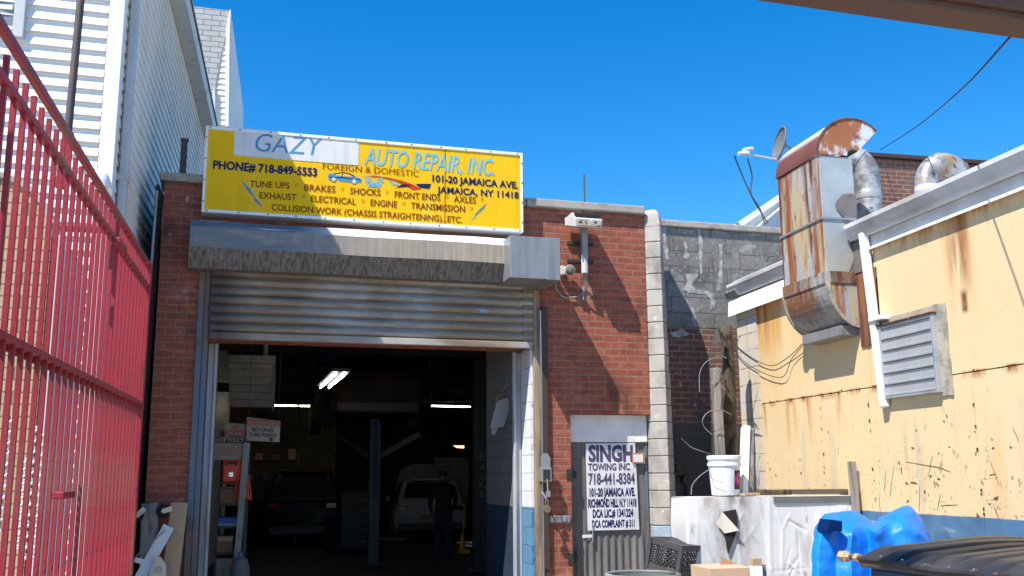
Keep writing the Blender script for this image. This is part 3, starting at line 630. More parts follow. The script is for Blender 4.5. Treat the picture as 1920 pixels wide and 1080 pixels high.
single('wall_latch', 'pale steel latch bar bolted across the bricks below the lock box', 'latch', MB().box(2.91, 3.16, -.03, -.003, 1.06, 1.14).box(2.93, 2.97, -.045, -.03, 1.07, 1.13).box(3.07, 3.11, -.045, -.03, 1.07, 1.13), M['steel'], (3.03, -.003, 1.06), FM, bevel=.004)

# ------------------------------------------------------------------ floodlight, camera, conduit
a = FP(1098, 440, -.15)
s = Thing('floodlight', 'grey floodlight with hazy lens on a vertical wall pole', 'lamp', (a[0], -.002, a[1] - .5), FM)
pu = FP(1095, 440, -.15)[0]; ptop = FP(1095, 425, -.15)[1]; pbot = FP(1095, 512, -.15)[1]
mb = MB(); mb.box(pu - .035, pu + .035, -.185, -.115, pbot + .13, ptop); s.part('pole', mb, M['steel'], bevel=.006)
mb = MB(); mb.lathe([(.04, 0), (.04, .17)], (pu, -.15, pbot), 14); s.part('sleeve', mb, M['lightgrey'])
for py in (457, 491):
    z = FP(1095, py, -.03)[1]; mb = MB(); mb.box(pu - .17, pu + .16, -.045, -.003, z - .02, z + .02); mb.box(pu - .03, pu + .03, -.115, -.045, z - .02, z + .02); s.part('bracket', mb, M['iron'], bevel=.003)
hw = -.30; h0 = FP(1073, 427, hw); h1 = FP(1120, 401, hw)
c0 = (h0[0] + h1[0]) / 2; hz = FP(1096, 431, hw)[1]; ht = FP(1096, 402, hw)[1]; hwid = (h1[0] - h0[0]) / 2 + .01
mb = MB(); mb.prism([(-.42, hz + .0), (-.06, hz + .10), (-.06, hz + .20), (-.13, ht), (-.30, ht + .01), (-.44, hz + .10)], 0, c0 - hwid, c0 + hwid); hs_ = s.part('housing', mb, M['lightgrey'], bevel=.008)
mb = MB(); mb.box(c0 - hwid * .86, c0 + hwid * .86, -.445, -.425, hz + .015, hz + .085); s.part('lens', mb, M['lens'], hs_)
mb = MB()
for i in range(15):
    x = c0 - hwid * .9 + hwid * 1.8 * i / 14; mb.box(x - .006, x + .006, -.425, -.36, hz + .115, hz + .175)
s.part('cooling_fins', mb, M['iron'], hs_)
mb = MB(); mb.bar((pu, -.15, ptop - .01), (c0, -.22, hz + .12), .05, .03); s.part('arm', mb, M['iron'])
ca = FP(1068, 507, -.10)
s = Thing('security_camera', 'small round dome camera on cream base below the motor box', 'camera', (ca[0] - .07, -.003, ca[1]), FM)
mb = MB(); mb.box(ca[0] - .11, ca[0] - .055, -.10, -.003, ca[1] - .055, ca[1] + .055); s.part('base', mb, M['cream_plastic'], bevel=.008)
mb = MB(); mb.lathe([(.0, -.06), (.045, -.045), (.062, 0), (.055, .04), (.04, .07)], (ca[0], -.12, ca[1]), 18, 'y'); s.part('dome', mb, mat('smoked_dome', (.16, .15, .14), rough=.15), smooth=True)
mb = MB(); mb.lathe([(.068, 0), (.068, .03)], (ca[0], -.115, ca[1]), 18, 'y'); s.part('collar', mb, M['cream_plastic'])
def FPp(px, py, w_): q = FP(px, py, w_); return (q[0], w_, q[1])
def smoothpath(pts, k=6):
    pts = [Vector(p) for p in pts]; out = []
    for i in range(len(pts) - 1):
        p0 = pts[max(i - 1, 0)]; p1 = pts[i]; p2 = pts[i + 1]; p3 = pts[min(i + 2, len(pts) - 1)]
        for j in range(k):
            t = j / k; out.append(.5 * ((2 * p1) + (-p0 + p2) * t + (2 * p0 - 5 * p1 + 4 * p2 - p3) * t * t + (-p0 + 3 * p1 - 3 * p2 + p3) * t ** 3))
    out.append(pts[-1]); return out
def fcable(name, label, pts, r, mk, w_=-.03, group=None):
    P = smoothpath([FPp(*p) if len(p) == 3 else FPp(p[0], p[1], w_) for p in pts])
    return single(name, label, 'cable', MB().tube(P, r, 8), M[mk], P[0], FM, group=group, smooth=True)
fcable('conduit', 'grey flexible conduit looping from motor box to floodlight pole', [(1044, 520), (1042, 540), (1055, 556), (1070, 558), (1088, 553), (1096, 535), (1098, 512, -.14)], .012, 'steel')
fcable('cable_pair', 'loose black and white wire hanging below floodlight pole', [(1099, 512, -.14), (1100, 535, -.12), (1094, 550), (1094, 562)], .010, 'hose', -.06)
mb = MB()
for (x, y0, y1, hh) in ((1095, 328, 376, 0), (979, 318, 372, 0)):
    pass
for i, (x, y0, y1, w_, r, lb) in enumerate(((1095, 327, 380, .2, .012, 'thin rusty rod standing up from coping above the floodlight'), (979, 317, 372, .02, .015, 'thin dark rod standing behind right end of yellow sign'))):
    a = FP(x, y0, w_); b = FP(x, y1, w_); zb_ = 4.86
    single('roof_rod', lb, 'rod', MB().tube([(a[0], w_, zb_ if i == 0 else 4.5), (a[0], w_, a[1])], r, 8).lathe([(r * 1.6, 0), (r * 1.6, .03)], (a[0], w_, zb_), 8), M['rustpole'], (a[0], w_, zb_), FM)
a = FP(346, 264, .6); 
single('vent_pipe', 'dark square post rising behind the left brick pier', 'post', MB().box(a[0] - .035, a[0] + .035, .57, .64, 4.62, a[1]).box(a[0] - .045, a[0] + .045, .56, .65, a[1], a[1] + .02), M['rustpole'], (a[0], .6, 4.62), FM)

# ------------------------------------------------------------------ block pillar and cinder block wall
s = Thing('block_pillar', 'pale concrete block pillar with rounded cap at right end of brick wall', 'pillar', (4.35, 0, 0), FM)
mb = MB(); mbb = MB(); NB = 23; ch = 4.62 / NB
for i in range(NB):
    z0 = i * ch; j = lambda k: .006 * nz(i * 3.1, k)
    tgt = mbb if i < 5 else mb
    wl = 4.213 - .0 * i; wr = 4.505 - .06 * (i / NB) ** 2; mid = 4.375 - .012 * i / NB
    tgt.prism([(wl + j(1), .30), (wl + j(2), -.012 + j(3)), (mid + j(4), -.115 + j(5)), (wr + j(6), .0 + j(7)), (wr + j(6), .30)], 2, z0 + .004, z0 + ch - .004)
mm = MB(); mm.prism([(4.225, .29), (4.225, .0), (4.37, -.095), (4.43, .012), (4.43, .29)], 2, 0, 4.62)
s.part('blocks', mb, M['concrete'], bevel=.008)
s.part('painted_blocks', mbb, mat('blue_grey_painted_block', (.26, .33, .40), [((.45, .45, .43), 6, .5, .65, ONE)], bump=.4), label='lowest blocks painted dull blue', bevel=.008)
s.part('mortar', mm, mat('dark_mortar', (.17, .155, .14), rough=.95))
mb = MB()
def capf(a, b):
    t = a * 2 * PI; pts = [(4.213, .30), (4.213, -.012), (4.365, -.115), (4.448, 0), (4.448, .30)]
    k = a * 5; i = int(k) % 5; fr = k - int(k); p = (pts[i][0] + (pts[(i + 1) % 5][0] - pts[i][0]) * fr, pts[i][1] + (pts[(i + 1) % 5][1] - pts[i][1]) * fr)
    c = (4.33, .12); q = b * PI / 2; sc_ = math.cos(q) ** .55 if b < 1 else 0.0
    return (c[0] + (p[0] - c[0]) * sc_, c[1] + (p[1] - c[1]) * sc_, 4.62 + .24 * math.sin(q) ** .8)
mb.grid(capf, 40, 10, True); s.part('cap', mb, M['concrete'], smooth='all')

GW = .5
s = Thing('cinder_block_wall', 'grey cinder block wall with old brick and smeared mortar below its coping', 'wall', (5.4, GW, 0), FM)
s.part('blocks', MB().box(4.20, 8.6, GW, GW + .18, 3.46, 4.77), M['cinder'])
s.part('coping', MB().box(4.20, 8.6, GW - .045, GW + .3, 4.775, 4.865), M['coping'], bevel=.015)
s.part('brickwork', MB().box(4.20, 6.6, GW + .004, GW + .18, 2.22, 3.457), M['oldbrick'])
s.part('plaster', MB().box(4.20, 6.6, GW - .006, GW + .18, 0, 2.217), M['plaster'])
mb = MB()
def blob(pts, d=GW, th=.004, sd=0):
    q = [FP(920 + x / 3, 360 + y / 3, d) for x, y in pts]
    P = []
    for i in range(len(q)):
        a = Vector((q[i][0], q[i][1])); b = Vector((q[(i + 1) % len(q)][0], q[(i + 1) % len(q)][1]))
        for k in range(14):
            p = a.lerp(b, k / 14); f_ = lambda e: .014 * nz(p.x * 22, p.y * 22, sd + e) + .011 * nz(p.x * 70, p.y * 70, sd + e + 3); P.append((p.x + f_(0), p.y + f_(9)))
    mb.prism(P, 1, d - th, d + .002)
blob([(968, 190), (988, 190), (984, 270), (998, 340), (1005, 375), (990, 385), (975, 330)], sd=1)
blob([(1165, 205), (1178, 205), (1192, 300), (1190, 455), (1178, 462), (1172, 380), (1172, 280)], sd=2)
blob([(1090, 280), (1102, 285), (1108, 345), (1122, 370), (1100, 382), (1082, 365), (1092, 340)], sd=3)
blob([(1285, 290), (1304, 290), (1300, 400), (1306, 500), (1300, 560), (1268, 555), (1282, 480), (1288, 400)], sd=4)
blob([(1095, 460), (1165, 458), (1165, 480), (1130, 520), (1145, 545), (1230, 560), (1260, 570), (1262, 650), (1240, 665), (1236, 600), (1215, 575), (1120, 570), (1080, 550), (1110, 500)], sd=5)
blob([(1120, 640), (1140, 650), (1152, 690), (1155, 760), (1140, 740)], sd=6)
blob([(1010, 790), (1080, 770), (1120, 800), (1060, 820), (1020, 812)], d=GW + .004, sd=7)
s.part('mortar_smears', mb, mat('pale_mortar_smear', (.44, .43, .41), [((.24, .23, .21), 9, .42, .6, ONE)], rough=.9, bump=.6))
mb = MB(); q = FP(1267, 878, GW - .05); mb.box(q[0] - .08, q[0] + .08, GW - .10, GW - .007, q[1] - .09, q[1] + .09); mb.lathe([(.05, -.03), (.05, .02)], (q[0], GW - .12, q[1]), 12, 'y')
single('meter_box', 'small dark meter box on the plastered wall behind the pillar', 'box', mb, M['iron'], (q[0], GW - .007, q[1]), FM, bevel=.006)
mb = MB(); q = FP(1285, 900, GW - .05); mb.tube([(q[0] - .04, GW - .05, q[1] + .15), (q[0], GW - .06, q[1] + .05), (q[0] + .02, GW - .06, q[1] - .12), (q[0] + .02, GW - .05, q[1] - .5)], .025, 8); mb.lathe([(.06, -.04), (.06, .04)], (q[0], GW - .06, q[1]), 12, 'y')
single('pipe_valve', 'dark valve and pipe on plastered wall beside the meter box', 'pipe', mb, M['iron'], (q[0], GW - .05, q[1] - .5), FM, smooth=True)

# ================================================================== WHITE HOUSE (left)
HX, HY = -1.65, 9.0
s = Thing('white_house', 'tall white vinyl sided house with downspout at its corner left of garage', 'house', (HX, HY, 0))
def laps(mb, fn, z0, z1, e, p):
    n = int((z1 - z0) / e)
    for i in range(n):
        za = z0 + i * e; zb_ = za + e
        # butt edge sticks out at the bottom of each course
        fn(mb, za, zb_, p)
# front wall, facing the street (facade orientation), and side wall along the alley
def front(mb, za, zb_, p):
    xa, xb = -9.0, HX - .105
    def Y(x, d): return HY + (x - HX) * math.tan(ALPHA) - d
    v = [(xa, Y(xa, p), za), (xb, Y(xb, p), za), (xb, Y(xb, p * .62), za + (zb_ - za) * .45), (xa, Y(xa, p * .62), za + (zb_ - za) * .45), (xb, Y(xb, .004), zb_), (xa, Y(xa, .004), zb_), (xb, Y(xb, .002), za), (xa, Y(xa, .002), za)]
    mb.add(v, [(0, 1, 2, 3), (3, 2, 4, 5), (7, 6, 1, 0)])
mb = MB(); laps(mb, front, .2, 7.4, .1235, .038); s.part('front_siding', mb, M['siding'])
def side(mb, za, zb_, p):
    ya, yb = HY + .09, 24.0
    mb.add([(HX + p, ya, za), (HX + p, yb, za), (HX + .003, yb, zb_), (HX + .003, ya, zb_), (HX + .002, ya, za), (HX + .002, yb, za)], [(0, 1, 2, 3), (4, 5, 1, 0)])
mb = MB(); laps(mb, side, .2, 7.40, .1235, .022); s.part('side_siding', mb, M['sidewall'])
mb = MB()
ty = math.tan(ALPHA)
mb.add([(-9, HY + .02 + (-9 - HX) * ty, 0), (HX, HY + .02, 0), (HX, 24, 0), (-9, 24, 0), (-9, HY + .02 + (-9 - HX) * ty, 9.6), (HX, HY + .02, 7.46), (HX, 24, 7.46), (-9, 24, 9.6)], [(0, 1, 5, 4), (1, 2, 6, 5), (2, 3, 7, 6), (3, 0, 4, 7), (4, 5, 6, 7)])
s.part('wall', mb, M['sidewall'])
mb = MB(); mb.prism([(HX - .10, HY - .04), (HX + .032, HY - .04), (HX + .032, HY + .087), (HX + .004, HY + .087), (HX + .004, HY - .004), (HX - .10, HY - .004)], 2, 0, 7.36); s.part('corner_post', mb, M['white'], bevel=.006)
mb = MB(); mb.box(HX + .028, HX + .10, HY + .25, HY + .36, 0, 7.36); ds = s.part('downspout', mb, M['downpipe'], bevel=.014)
mb = MB(); mb.box(HX + .02, HX + .112, HY + .235, HY + .375, 4.28, 4.33); s.part('strap', mb, M['downpipe'], ds)
EX = -1.43
mb = MB(); mb.box(HX - .1, EX - .02, HY - .3, 18.0, 7.37, 7.41); s.part('soffit', mb, M['greywhite'])
mb = MB(); mb.prism([(EX - .12, 7.415), (EX - .10, 7.37), (EX - .03, 7.39), (EX, 7.46), (EX, 7.52), (EX - .12, 7.52)], 1, HY - .3, 18.05); s.part('gutter', mb, M['greywhite'], bevel=.004)
mb = MB(); mb.prism([(EX + .02, 7.525), (EX + .02, 7.55), (-5.3, 10.4), (-9.2, 8.7), (-9.2, 8.65), (-5.3, 10.35)], 1, HY - .3, 18.0); s.part('roof', mb, M['shingle'])
s.part('gable', MB().prism([(HX, 7.45), (-5.3, 10.3), (-8.99, 8.5)], 1, HY + .3, 17.6), M['siding'])
# window at the top left corner
q = XP(18, 60, 8.85)
wx = -2.52; wy = HY + (wx - HX) * ty
mb = MB(); mb.box(wx, wx + .09, wy - .07, wy + .01, 5.42, 6.6); mb.box(wx - .9, wx, wy - .07, wy + .01, 5.42, 5.50); wf = s.part('window', mb, M['downpipe'], bevel=.006)
mb = MB(); mb.box(wx - .9, wx - .001, wy - .035, wy - .01, 5.505, 6.6); s.part('pane', mb, mat('pale_reflecting_pane', (.22, .25, .26), rough=.15), wf)
mb = MB(); mb.box(wx - .9, wx - .02, wy - .055, wy - .037, 5.68, 5.72); s.part('sash_bar', mb, M['white'], wf)
mb = MB()
vx, vz = XP(183, 335, 8.85)
for k in range(7):
    pass
def domef(a, b):
    t = a * PI; q = b * PI / 2
    return (vx + .10 * math.cos(t) * math.cos(q), HY - .035 - .10 * math.sin(t) * math.cos(q) - .04, vz + .17 * math.sin(q) - .06)
mb.grid(domef, 14, 8); mb.box(vx - .11, vx + .11, HY - .075, HY - .03, vz - .1, vz - .06)
s.part('vent_hood', mb, M['white'], smooth=True)

# rear house block with shingled slope
Y2 = 18.0
s = Thing('rear_house', 'house end with grey shingled slope and white trim behind the white house', 'house', (-2.0, Y2, 0))
P = lambda x, y, yy=Y2: XP(x, y, yy)
q = [P(361, 14), P(431, 22), P(425, 65), P(415, 100), P(404, 165), P(402, 174), P(372, 178), P(350, 120)]
q[0] = (q[0][0] - .6, q[0][1] + .02); q[7] = (q[7][0] - .6, q[7][1]); q[6] = (q[6][0] - .4, q[6][1])
s.part('shingled_slope', MB().prism(q, 1, Y2 - .05, Y2 + .15), M['shingle'])
q = [P(398, 172), P(404, 165), P(418, 88), P(424, 62), P(428, 236), P(399, 236)]
zb2 = q[5][1]
mb = MB()
xl = P(385, 200)[0]; xr = P(424, 200)[0]
for i in range(22):
    za = 7.6 + i * .115; mb.add([(xl - .1, Y2 - .03, za), (xr, Y2 - .03, za), (xr, Y2 - .004, za + .115), (xl - .1, Y2 - .004, za + .115), (xr, Y2 - .003, za), (xl - .1, Y2 - .003, za)], [(0, 1, 2, 3), (5, 4, 1, 0)])
s.part('siding', mb, M['siding'])
s.part('wall', MB().box(-4, xr + .02, Y2 + .16, Y2 + 5, 0, 10.1).box(-4, xr, Y2, Y2 + .155, 0, 8.7), M['sidewall'])
q = [P(432, 21), P(436, 21), P(433, 60), P(433, 240), P(427, 240), P(427, 62)]
s.part('corner_trim', MB().prism([P(424, 60), P(431, 22), P(433, 22), P(431, 60), P(429, 240), P(423, 240)], 1, Y2 - .09, Y2 + .2), M['white'])
s.part('corner_trim', MB().prism([P(399, 176), P(404, 166), P(404, 240), P(397, 240)], 1, Y2 - .11, Y2 - .052), M['greywhite'])

# black sheet standing for the shade in the gap between house and garage
mb = MB(); mb.prism([(-1.56, 0), (-1.50, 0), (-1.445, 4.62), (-1.475, 4.62)], 1, 10.55, 10.97)
single('dark_gap_board', 'black painted board closing the narrow gap beside the brick pier', 'board', mb, M['black'], (-1.55, 10.55, 0))
mb = MB(); mb.bar((-1.512, 10.53, 0), (-1.455, 10.53, 4.55), .02, .03)
single('metal_edge_strip', 'thin grey metal strip along edge of the black gap board', 'trim', mb, M['steel'], (-1.51, 10.53, 0))

# tan brick bay of the house front with curved coping
s = Thing('tan_brick_wall', 'tan brick wall with curved grey coping in front of white siding behind red gate', 'wall', (-2.6, 8.82, 0))
TY = 8.82
arc = [P(x, y, TY) for x, y in ((-160, 322), (-60, 318), (0, 332), (35, 345), (62, 362), (82, 388), (98, 424))]
xr = arc[-1][0]
body = [(arc[0][0] - 1, 0), (xr, 0)] + [(p[0], p[1]) for p in arc[::-1]] + [(arc[0][0] - 1, arc[0][1])]
s.part('wall', MB().prism(body, 1, TY, TY + .12), M['tanbrick'])
mb = MB()
for a, b in zip(arc[:-1], arc[1:]):
    a3 = Vector((a[0], TY + .045, a[1] + .02)); b3 = Vector((b[0], TY + .045, b[1] + .02)); mb.bar(a3, b3, .15, .045)
s.part('coping', mb, M['concrete'])
mb = MB(); mb.box(xr + .01, xr + .11, TY + .0, TY + .09, 0, P(104, 440, TY)[1]); s.part('downpipe', mb, M['downpipe'], bevel=.01)  # grey strip standing for the narrow shade beside the bricks

# ================================================================== RED GATE
GX = -1.0; GY0, GY1 = 2.6, 7.02
s = Thing('red_gate', 'tall red barred steel gate standing open along the left side', 'gate', (GX, GY1, 0))
zr2 = lambda y: 2.936 + (2.884 - 2.936) * (y - 3.438) / 3.64
mb = MB(); mb.bar((GX + .002, GY0, 3.105), (GX + .002, GY1, 3.035), .030, .034); s.part('top_rail', mb, M['red'], bevel=.004)
mb = MB(); mb.bar((GX, GY0, zr2(GY0)), (GX, GY1, zr2(GY1)), .03, .03); s.part('rail', mb, M['red'], bevel=.004)
mb = MB(); mb.box(GX - .022, GX + .022, GY0, GY1, 2.075, 2.10); mb.box(GX - .022, GX - .016, GY0, GY1, 2.05, 2.075); s.part('rail', mb, M['red'], bevel=.003)
mb = MB(); mb.box(GX - .03, GX + .03, GY0, GY1, .10, .16); s.part('rail', mb, M['red'])
y = GY0; first = None; k = 0
BS = .1285
while y < GY1 - .02:
    mb = MB(); mb.box(GX - .0095, GX + .0095, y - .0095, y + .0095, .12, 3.03)
    if first is None:
        first = s.part('bar', mb, M['red']); y0_ = y
    else:
        o = first.copy(); col.objects.link(o); o.parent = s.o; o.location = (0, y - y0_, 0)
    y += BS + random.uniform(-.006, .006)
mb = MB(); mb.box(GX - .025, GX + .025, GY1 - .02, GY1 + .03, .0, 3.05); s.part('end_post', mb, M['red'], bevel=.004)
for (px, py) in ((332/2.84, 700 + 648/2.84), (443/2, 918/2)):
    q = YP(px, py, GX + .03); mb = MB(); mb.box(GX + .014, GX + .06, q[0] - .12, q[0] + .12, q[1] - .015, q[1] + .015); s.part('latch', mb, M['red'], bevel=.004)
a = XP(157, -60, 5.6); b = XP(123, 290, 5.6)
s = Thing('leaning_pole', 'dark rusty pole fixed upright to the top of the red gate', 'pole', (b[0], 5.6, b[1]))
s.part('shaft', MB().tube([(b[0], 5.6, b[1] - .05), (a[0], 5.6, a[1])], .022, 12), M['rustpole'], smooth=True)
s.part('bracket', MB().bar((b[0] - .004, 5.575, b[1] - .2), (b[0] + .012, 5.575, b[1] + .12), .055, .05).bar((b[0], 5.60, 2.93), (GX, 5.60, 2.93), .05, .03), M['red'], bevel=.004)
# white twisted strands added to imitate sunlit streaks behind the gate
for i, (x0, y0, x1, y1) in enumerate(((22, 780, -2, 980), (48, 860, 34, 990), (67, 800, 50, 990), (85, 806, 66, 990))):
    a = XP(x0, y0, 5.9 - i * .25); b = XP(x1, y1, 5.9 - i * .25); yy_ = 5.9 - i * .25
    pts = [(a[0] + (b[0] - a[0]) * t + .012 * math.sin(t * 60), yy_ + .012 * math.cos(t * 60), a[1] + (b[1] - a[1]) * t) for t in np.linspace(0, 1.3, 60)]
    lab = ['twisted white cord hanging behind the red gate, leftmost of four', 'shortest twisted white cord hanging behind the red gate', 'twisted white cord hanging behind the red gate, third from left', 'twisted white cord hanging behind the red gate, rightmost of four'][i]
    single('hanging_rope', lab, 'cord', MB().tube(pts, .0065, 6), M['white_bright'], pts[-1], group='white cords behind the gate', smooth=True)

# ================================================================== YELLOW METAL BUILDING (right)
WX = 5.33; YE = 10.62
s = Thing('metal_clad_building', 'low building clad in rusty cream sheet metal with blue base and white gutter', 'building', (WX, 8.0, 0))
seams = [10.62, 9.31, 8.43, 6.95, 5.7, 4.4, 3.0]
mb = MB()
for a, b in zip(seams[:-1], seams[1:]):
    mb.box(WX, WX + .03, b + .004, a - .004, 0, 2.385)
for a, b in ((10.62, 8.36), (8.35, 5.9), (5.89, 3.0)):
    mb.box(WX - .004, WX + .03, b + .003, a - .003, 2.393, 3.80)
s.part('cladding', mb, M['cream'], bevel=.002)
mb = MB(); mb.box(WX + .032, 14, 3.0, YE, 0, 3.85)
s.part('wall', mb, M['seam'])
s.part('block_pier', MB().box(WX - .02, WX + .5, YE + .003, 11.13, 0, 3.62), M['creamblock'])
mb = MB(); mb.prism([(WX - .02, 3.90), (WX - .02, 3.945), (14, 4.6), (14, 4.5)], 1, 2.9, 11.2); s.part('roof', mb, M['greywhite'])
GXo = WX - .14
def gprof(zt): return [(WX - .004, zt - .15), (GXo + .06, zt - .155), (GXo + .035, zt - .10), (GXo, zt - .04), (GXo, zt), (GXo + .015, zt), (GXo + .02, zt - .03), (WX - .004, zt - .03)]
mb = MB(); mb.prism(gprof(3.965), 1, 2.9, 8.42); s.part('gutter', mb, M['gutter'], bevel=.003)
mb = MB(); mb.prism(gprof(3.885), 1, 9.38, 11.12); s.part('gutter', mb, M['gutter'], bevel=.003)
mb = MB(); mb.box(WX - .02, WX - .006, 2.9, 8.2, 3.70, 3.81); s.part('fascia', mb, M['fascia'])
mb = MB(); mb.prism([(WX - .065, 3.665), (WX - .005, 3.70), (WX - .005, 3.715), (WX - .065, 3.685)], 1, 2.9, 8.15); s.part('drip_edge', mb, M['white'])
mb = MB(); mb.prism([(WX - .10, 3.50), (WX - .008, 3.55), (WX - .008, 3.73), (WX - .085, 3.69)], 1, 9.4, 11.2); s.part('fascia', mb, M['white'])
mb = MB(); mb.prism([(WX - .14, 3.79), (WX - .02, 3.89), (WX + .5, 3.93), (WX + .5, 3.80), (WX - .10, 3.73)], 1, 10.9, 11.2); s.part('eave_end', mb, M['steel'])
d0 = YP(1617, 432, WX - .07); d1 = YP(1658, 764, WX - .05)
mb = MB(); mb.bar((WX - .065, d0[0], d0[1] - .02), (WX - .045, d1[0], d1[1]), .085, .065, up=(1, 0, 0)); dso = s.part('downspout', mb, M['white'], bevel=.012)
q = YP(1640, 597, WX - .1); mb = MB(); mb.box(WX - .105, WX - .01, q[0] - .10, q[0] + .10, q[1] - .02, q[1] + .02); s.part('strap', mb, M['white'], dso, bevel=.004)
# rusty seam rivets
mb = MB()
for i in range(60):
    yy_ = random.choice(seams[1:4]) + random.uniform(-.01, .01) if random.random() < .5 else None
    if yy_: zz_ = random.uniform(1.25, 2.35)
    else: yy_ = random.uniform(5.9, 10.5); zz_ = 2.395 + random.uniform(-.02, .012)
    r = random.uniform(.004, .012); mb.lathe([(r, 0), (r * .7, -.005)], (WX - .004, yy_, zz_), 7, 'x')
s.part('rusty_rivets', mb, M['seam'])['kind'] = 'stuff'

_rm = random.Random(77)
mb = MB()
def mark(px, py, ln, wd, an, x=WX - .0015):
    y_, z_ = YP(px, py, x); n_ = 12; pts = []
    sd = _rm.uniform(0, 99); ca_, sa_ = math.cos(an), math.sin(an)
    for i in range(n_):
        t = 2 * PI * i / n_; rr_ = 1 + .9 * nz(math.cos(t) * 1.3 + sd, math.sin(t) * 1.3)
        a_, b_ = ln * (.42 if wd < .01 else .30) * math.cos(t) * rr_, wd * .30 * math.sin(t) * rr_
        pts.append((y_ + a_ * ca_ - b_ * sa_, z_ + a_ * sa_ + b_ * ca_))
    mb.prism(pts, 0, x - .002, x + .001)
for px, py, ln, wd, an in ((1712, 905, .16, .022, .05), (1700, 906, .07, .03, .4), (1760, 898, .07, .022, .1), (1745, 893, .03, .05, 1.2), (1734, 922, .04, .04, .8), (1690, 880, .02, .10, .1), (1686, 868, .03, .05, .3), (1702, 940, .06, .03, -.7), (1695, 958, .03, .05, .2),
    (1775, 780, .05, .02, 1.2), (1770, 790, .04, .018, .6), (1718, 807, .03, .03, 0), (1712, 840, .08, .02, .3), (1780, 838, .04, .01, .1), (1862, 840, .05, .02, -.2), (1868, 934, .09, .04, -.25), (1855, 945, .03, .02, .4), (1895, 838, .03, .03, 1), (1553, 810, .03, .03, .6), (1500, 862, .04, .04, .2), (1502, 887, .03, .05, .9), (1455, 892, .06, .03, .8), (1444, 880, .03, .05, .4), (1412, 905, .05, .05, .3), (1440, 868, .03, .02, 1),
    (1465, 645, .03, .02, .2), (1520, 730, .02, .03, .1), (1425, 655, .02, .02, 0), (1760, 850, .012, .03, 1), (1830, 850, .02, .06, .3), (1842, 905, .06, .012, .9)):
    mark(px, py, ln, wd, an)
for px, py, ln, an in ((1735, 872, .45, .12), (1770, 880, .22, .25), (1672, 905, .30, 1.9), (1660, 900, .22, 1.85), (1745, 872, .24, 2.0), (1724, 935, .30, 1.75), (1761, 940, .16, 2.0), (1780, 947, .22, -.05), (1866, 890, .22, 1.2), (1860, 890, .12, -.15), (1905, 815, .12, 1.1), (1480, 640, .05, .1), (1650, 955, .2, 1.6), (1870, 965, .16, 1.1)):
    mark(px, py, ln, .007, an)
s.part('rust_marks', mb, mat('brown_rust_chips', (.19, .075, .04), [((.09, .035, .02), 25, .5, .6, ONE)], rough=.9))['kind'] = 'stuff'
# ------------------------------------------------------------------ louvre vent
ly1, lz1 = YP(1645, 612, WX - .06); ly0, lz0 = YP(1752, 740, WX - .06)
lz1 = 2.925; lz0 = 2.255; ly0 = 7.30; ly1 = 8.09
s = Thing('louvre_vent', 'grey metal louvre vent with six slats on the cream wall below the gutter', 'vent', (WX, 7.7, lz0))
mb = MB(); LP_ = .062
mb.box(WX - LP_, WX - .005, ly0, ly0 + .03, lz0, lz1); mb.box(WX - LP_, WX - .005, ly1 - .03, ly1, lz0, lz1); mb.box(WX - LP_, WX - .005, ly0 + .03, ly1 - .03, lz1 - .03, lz1); mb.box(WX - LP_, WX - .005, ly0 + .03, ly1 - .03, lz0, lz0 + .02)
s.part('frame', mb, M['louvre'], bevel=.004)
s.part('backing', MB().box(WX - .012, WX - .006, ly0 + .02, ly1 - .02, lz0 + .01, lz1 - .02), M['iron'])
ns = 6; ph = (lz1 - lz0 - .05) / ns
for i in range(ns):
    za = lz0 + .02 + i * ph; pr = [(WX - .052, za), (WX - .062, za + .006), (WX - .061, za + .020), (WX - .054, za + .024), (WX - .046, za + ph * .80), (WX - .052, za + ph * .86), (WX - .050, za + ph * .97), (WX - .022, za + ph * .97), (WX - .022, za + .01)]
    mb = MB(); mb.prism(pr, 1, ly0 + .031, ly1 - .031)
    if i == 0: slat0 = s.part('slat', mb, M['louvre'])
    else:
        o = slat0.copy(); col.objects.link(o); o.parent = s.o; o.location = (0, 0, i * ph)
mb = MB()
def smear(y0, y1, z0, z1, sd, d=.014):
    P_ = []
    seg = [((y0, z0), (y1, z0)), ((y1, z0), (y1, z1)), ((y1, z1), (y0, z1)), ((y0, z1), (y0, z0))]
    for a, b in seg:
        for k in range(10):
            t = k / 10; yq = a[0] + (b[0] - a[0]) * t; zq = a[1] + (b[1] - a[1]) * t
            P_.append((yq + .018 * nz(yq * 14, zq * 14, sd), zq + .018 * nz(yq * 14, zq * 14, sd + 4)))
    mb.prism(P_, 0, WX - d, WX + .001)
smear(ly0 - .07, ly1 + .02, lz1 - .01, lz1 + .075, 1); smear(ly0 - .13, ly0 + .012, lz0 - .03, lz1 + .06, 3, .017)
s.part('caulk', mb, M['caulk'])
mb = MB(); mb.box(WX - .075, WX - .007, ly0 - .01, ly1 + .01, lz1 + .002, lz1 + .012); s.part('top_flashing', mb, M['rustplain'])

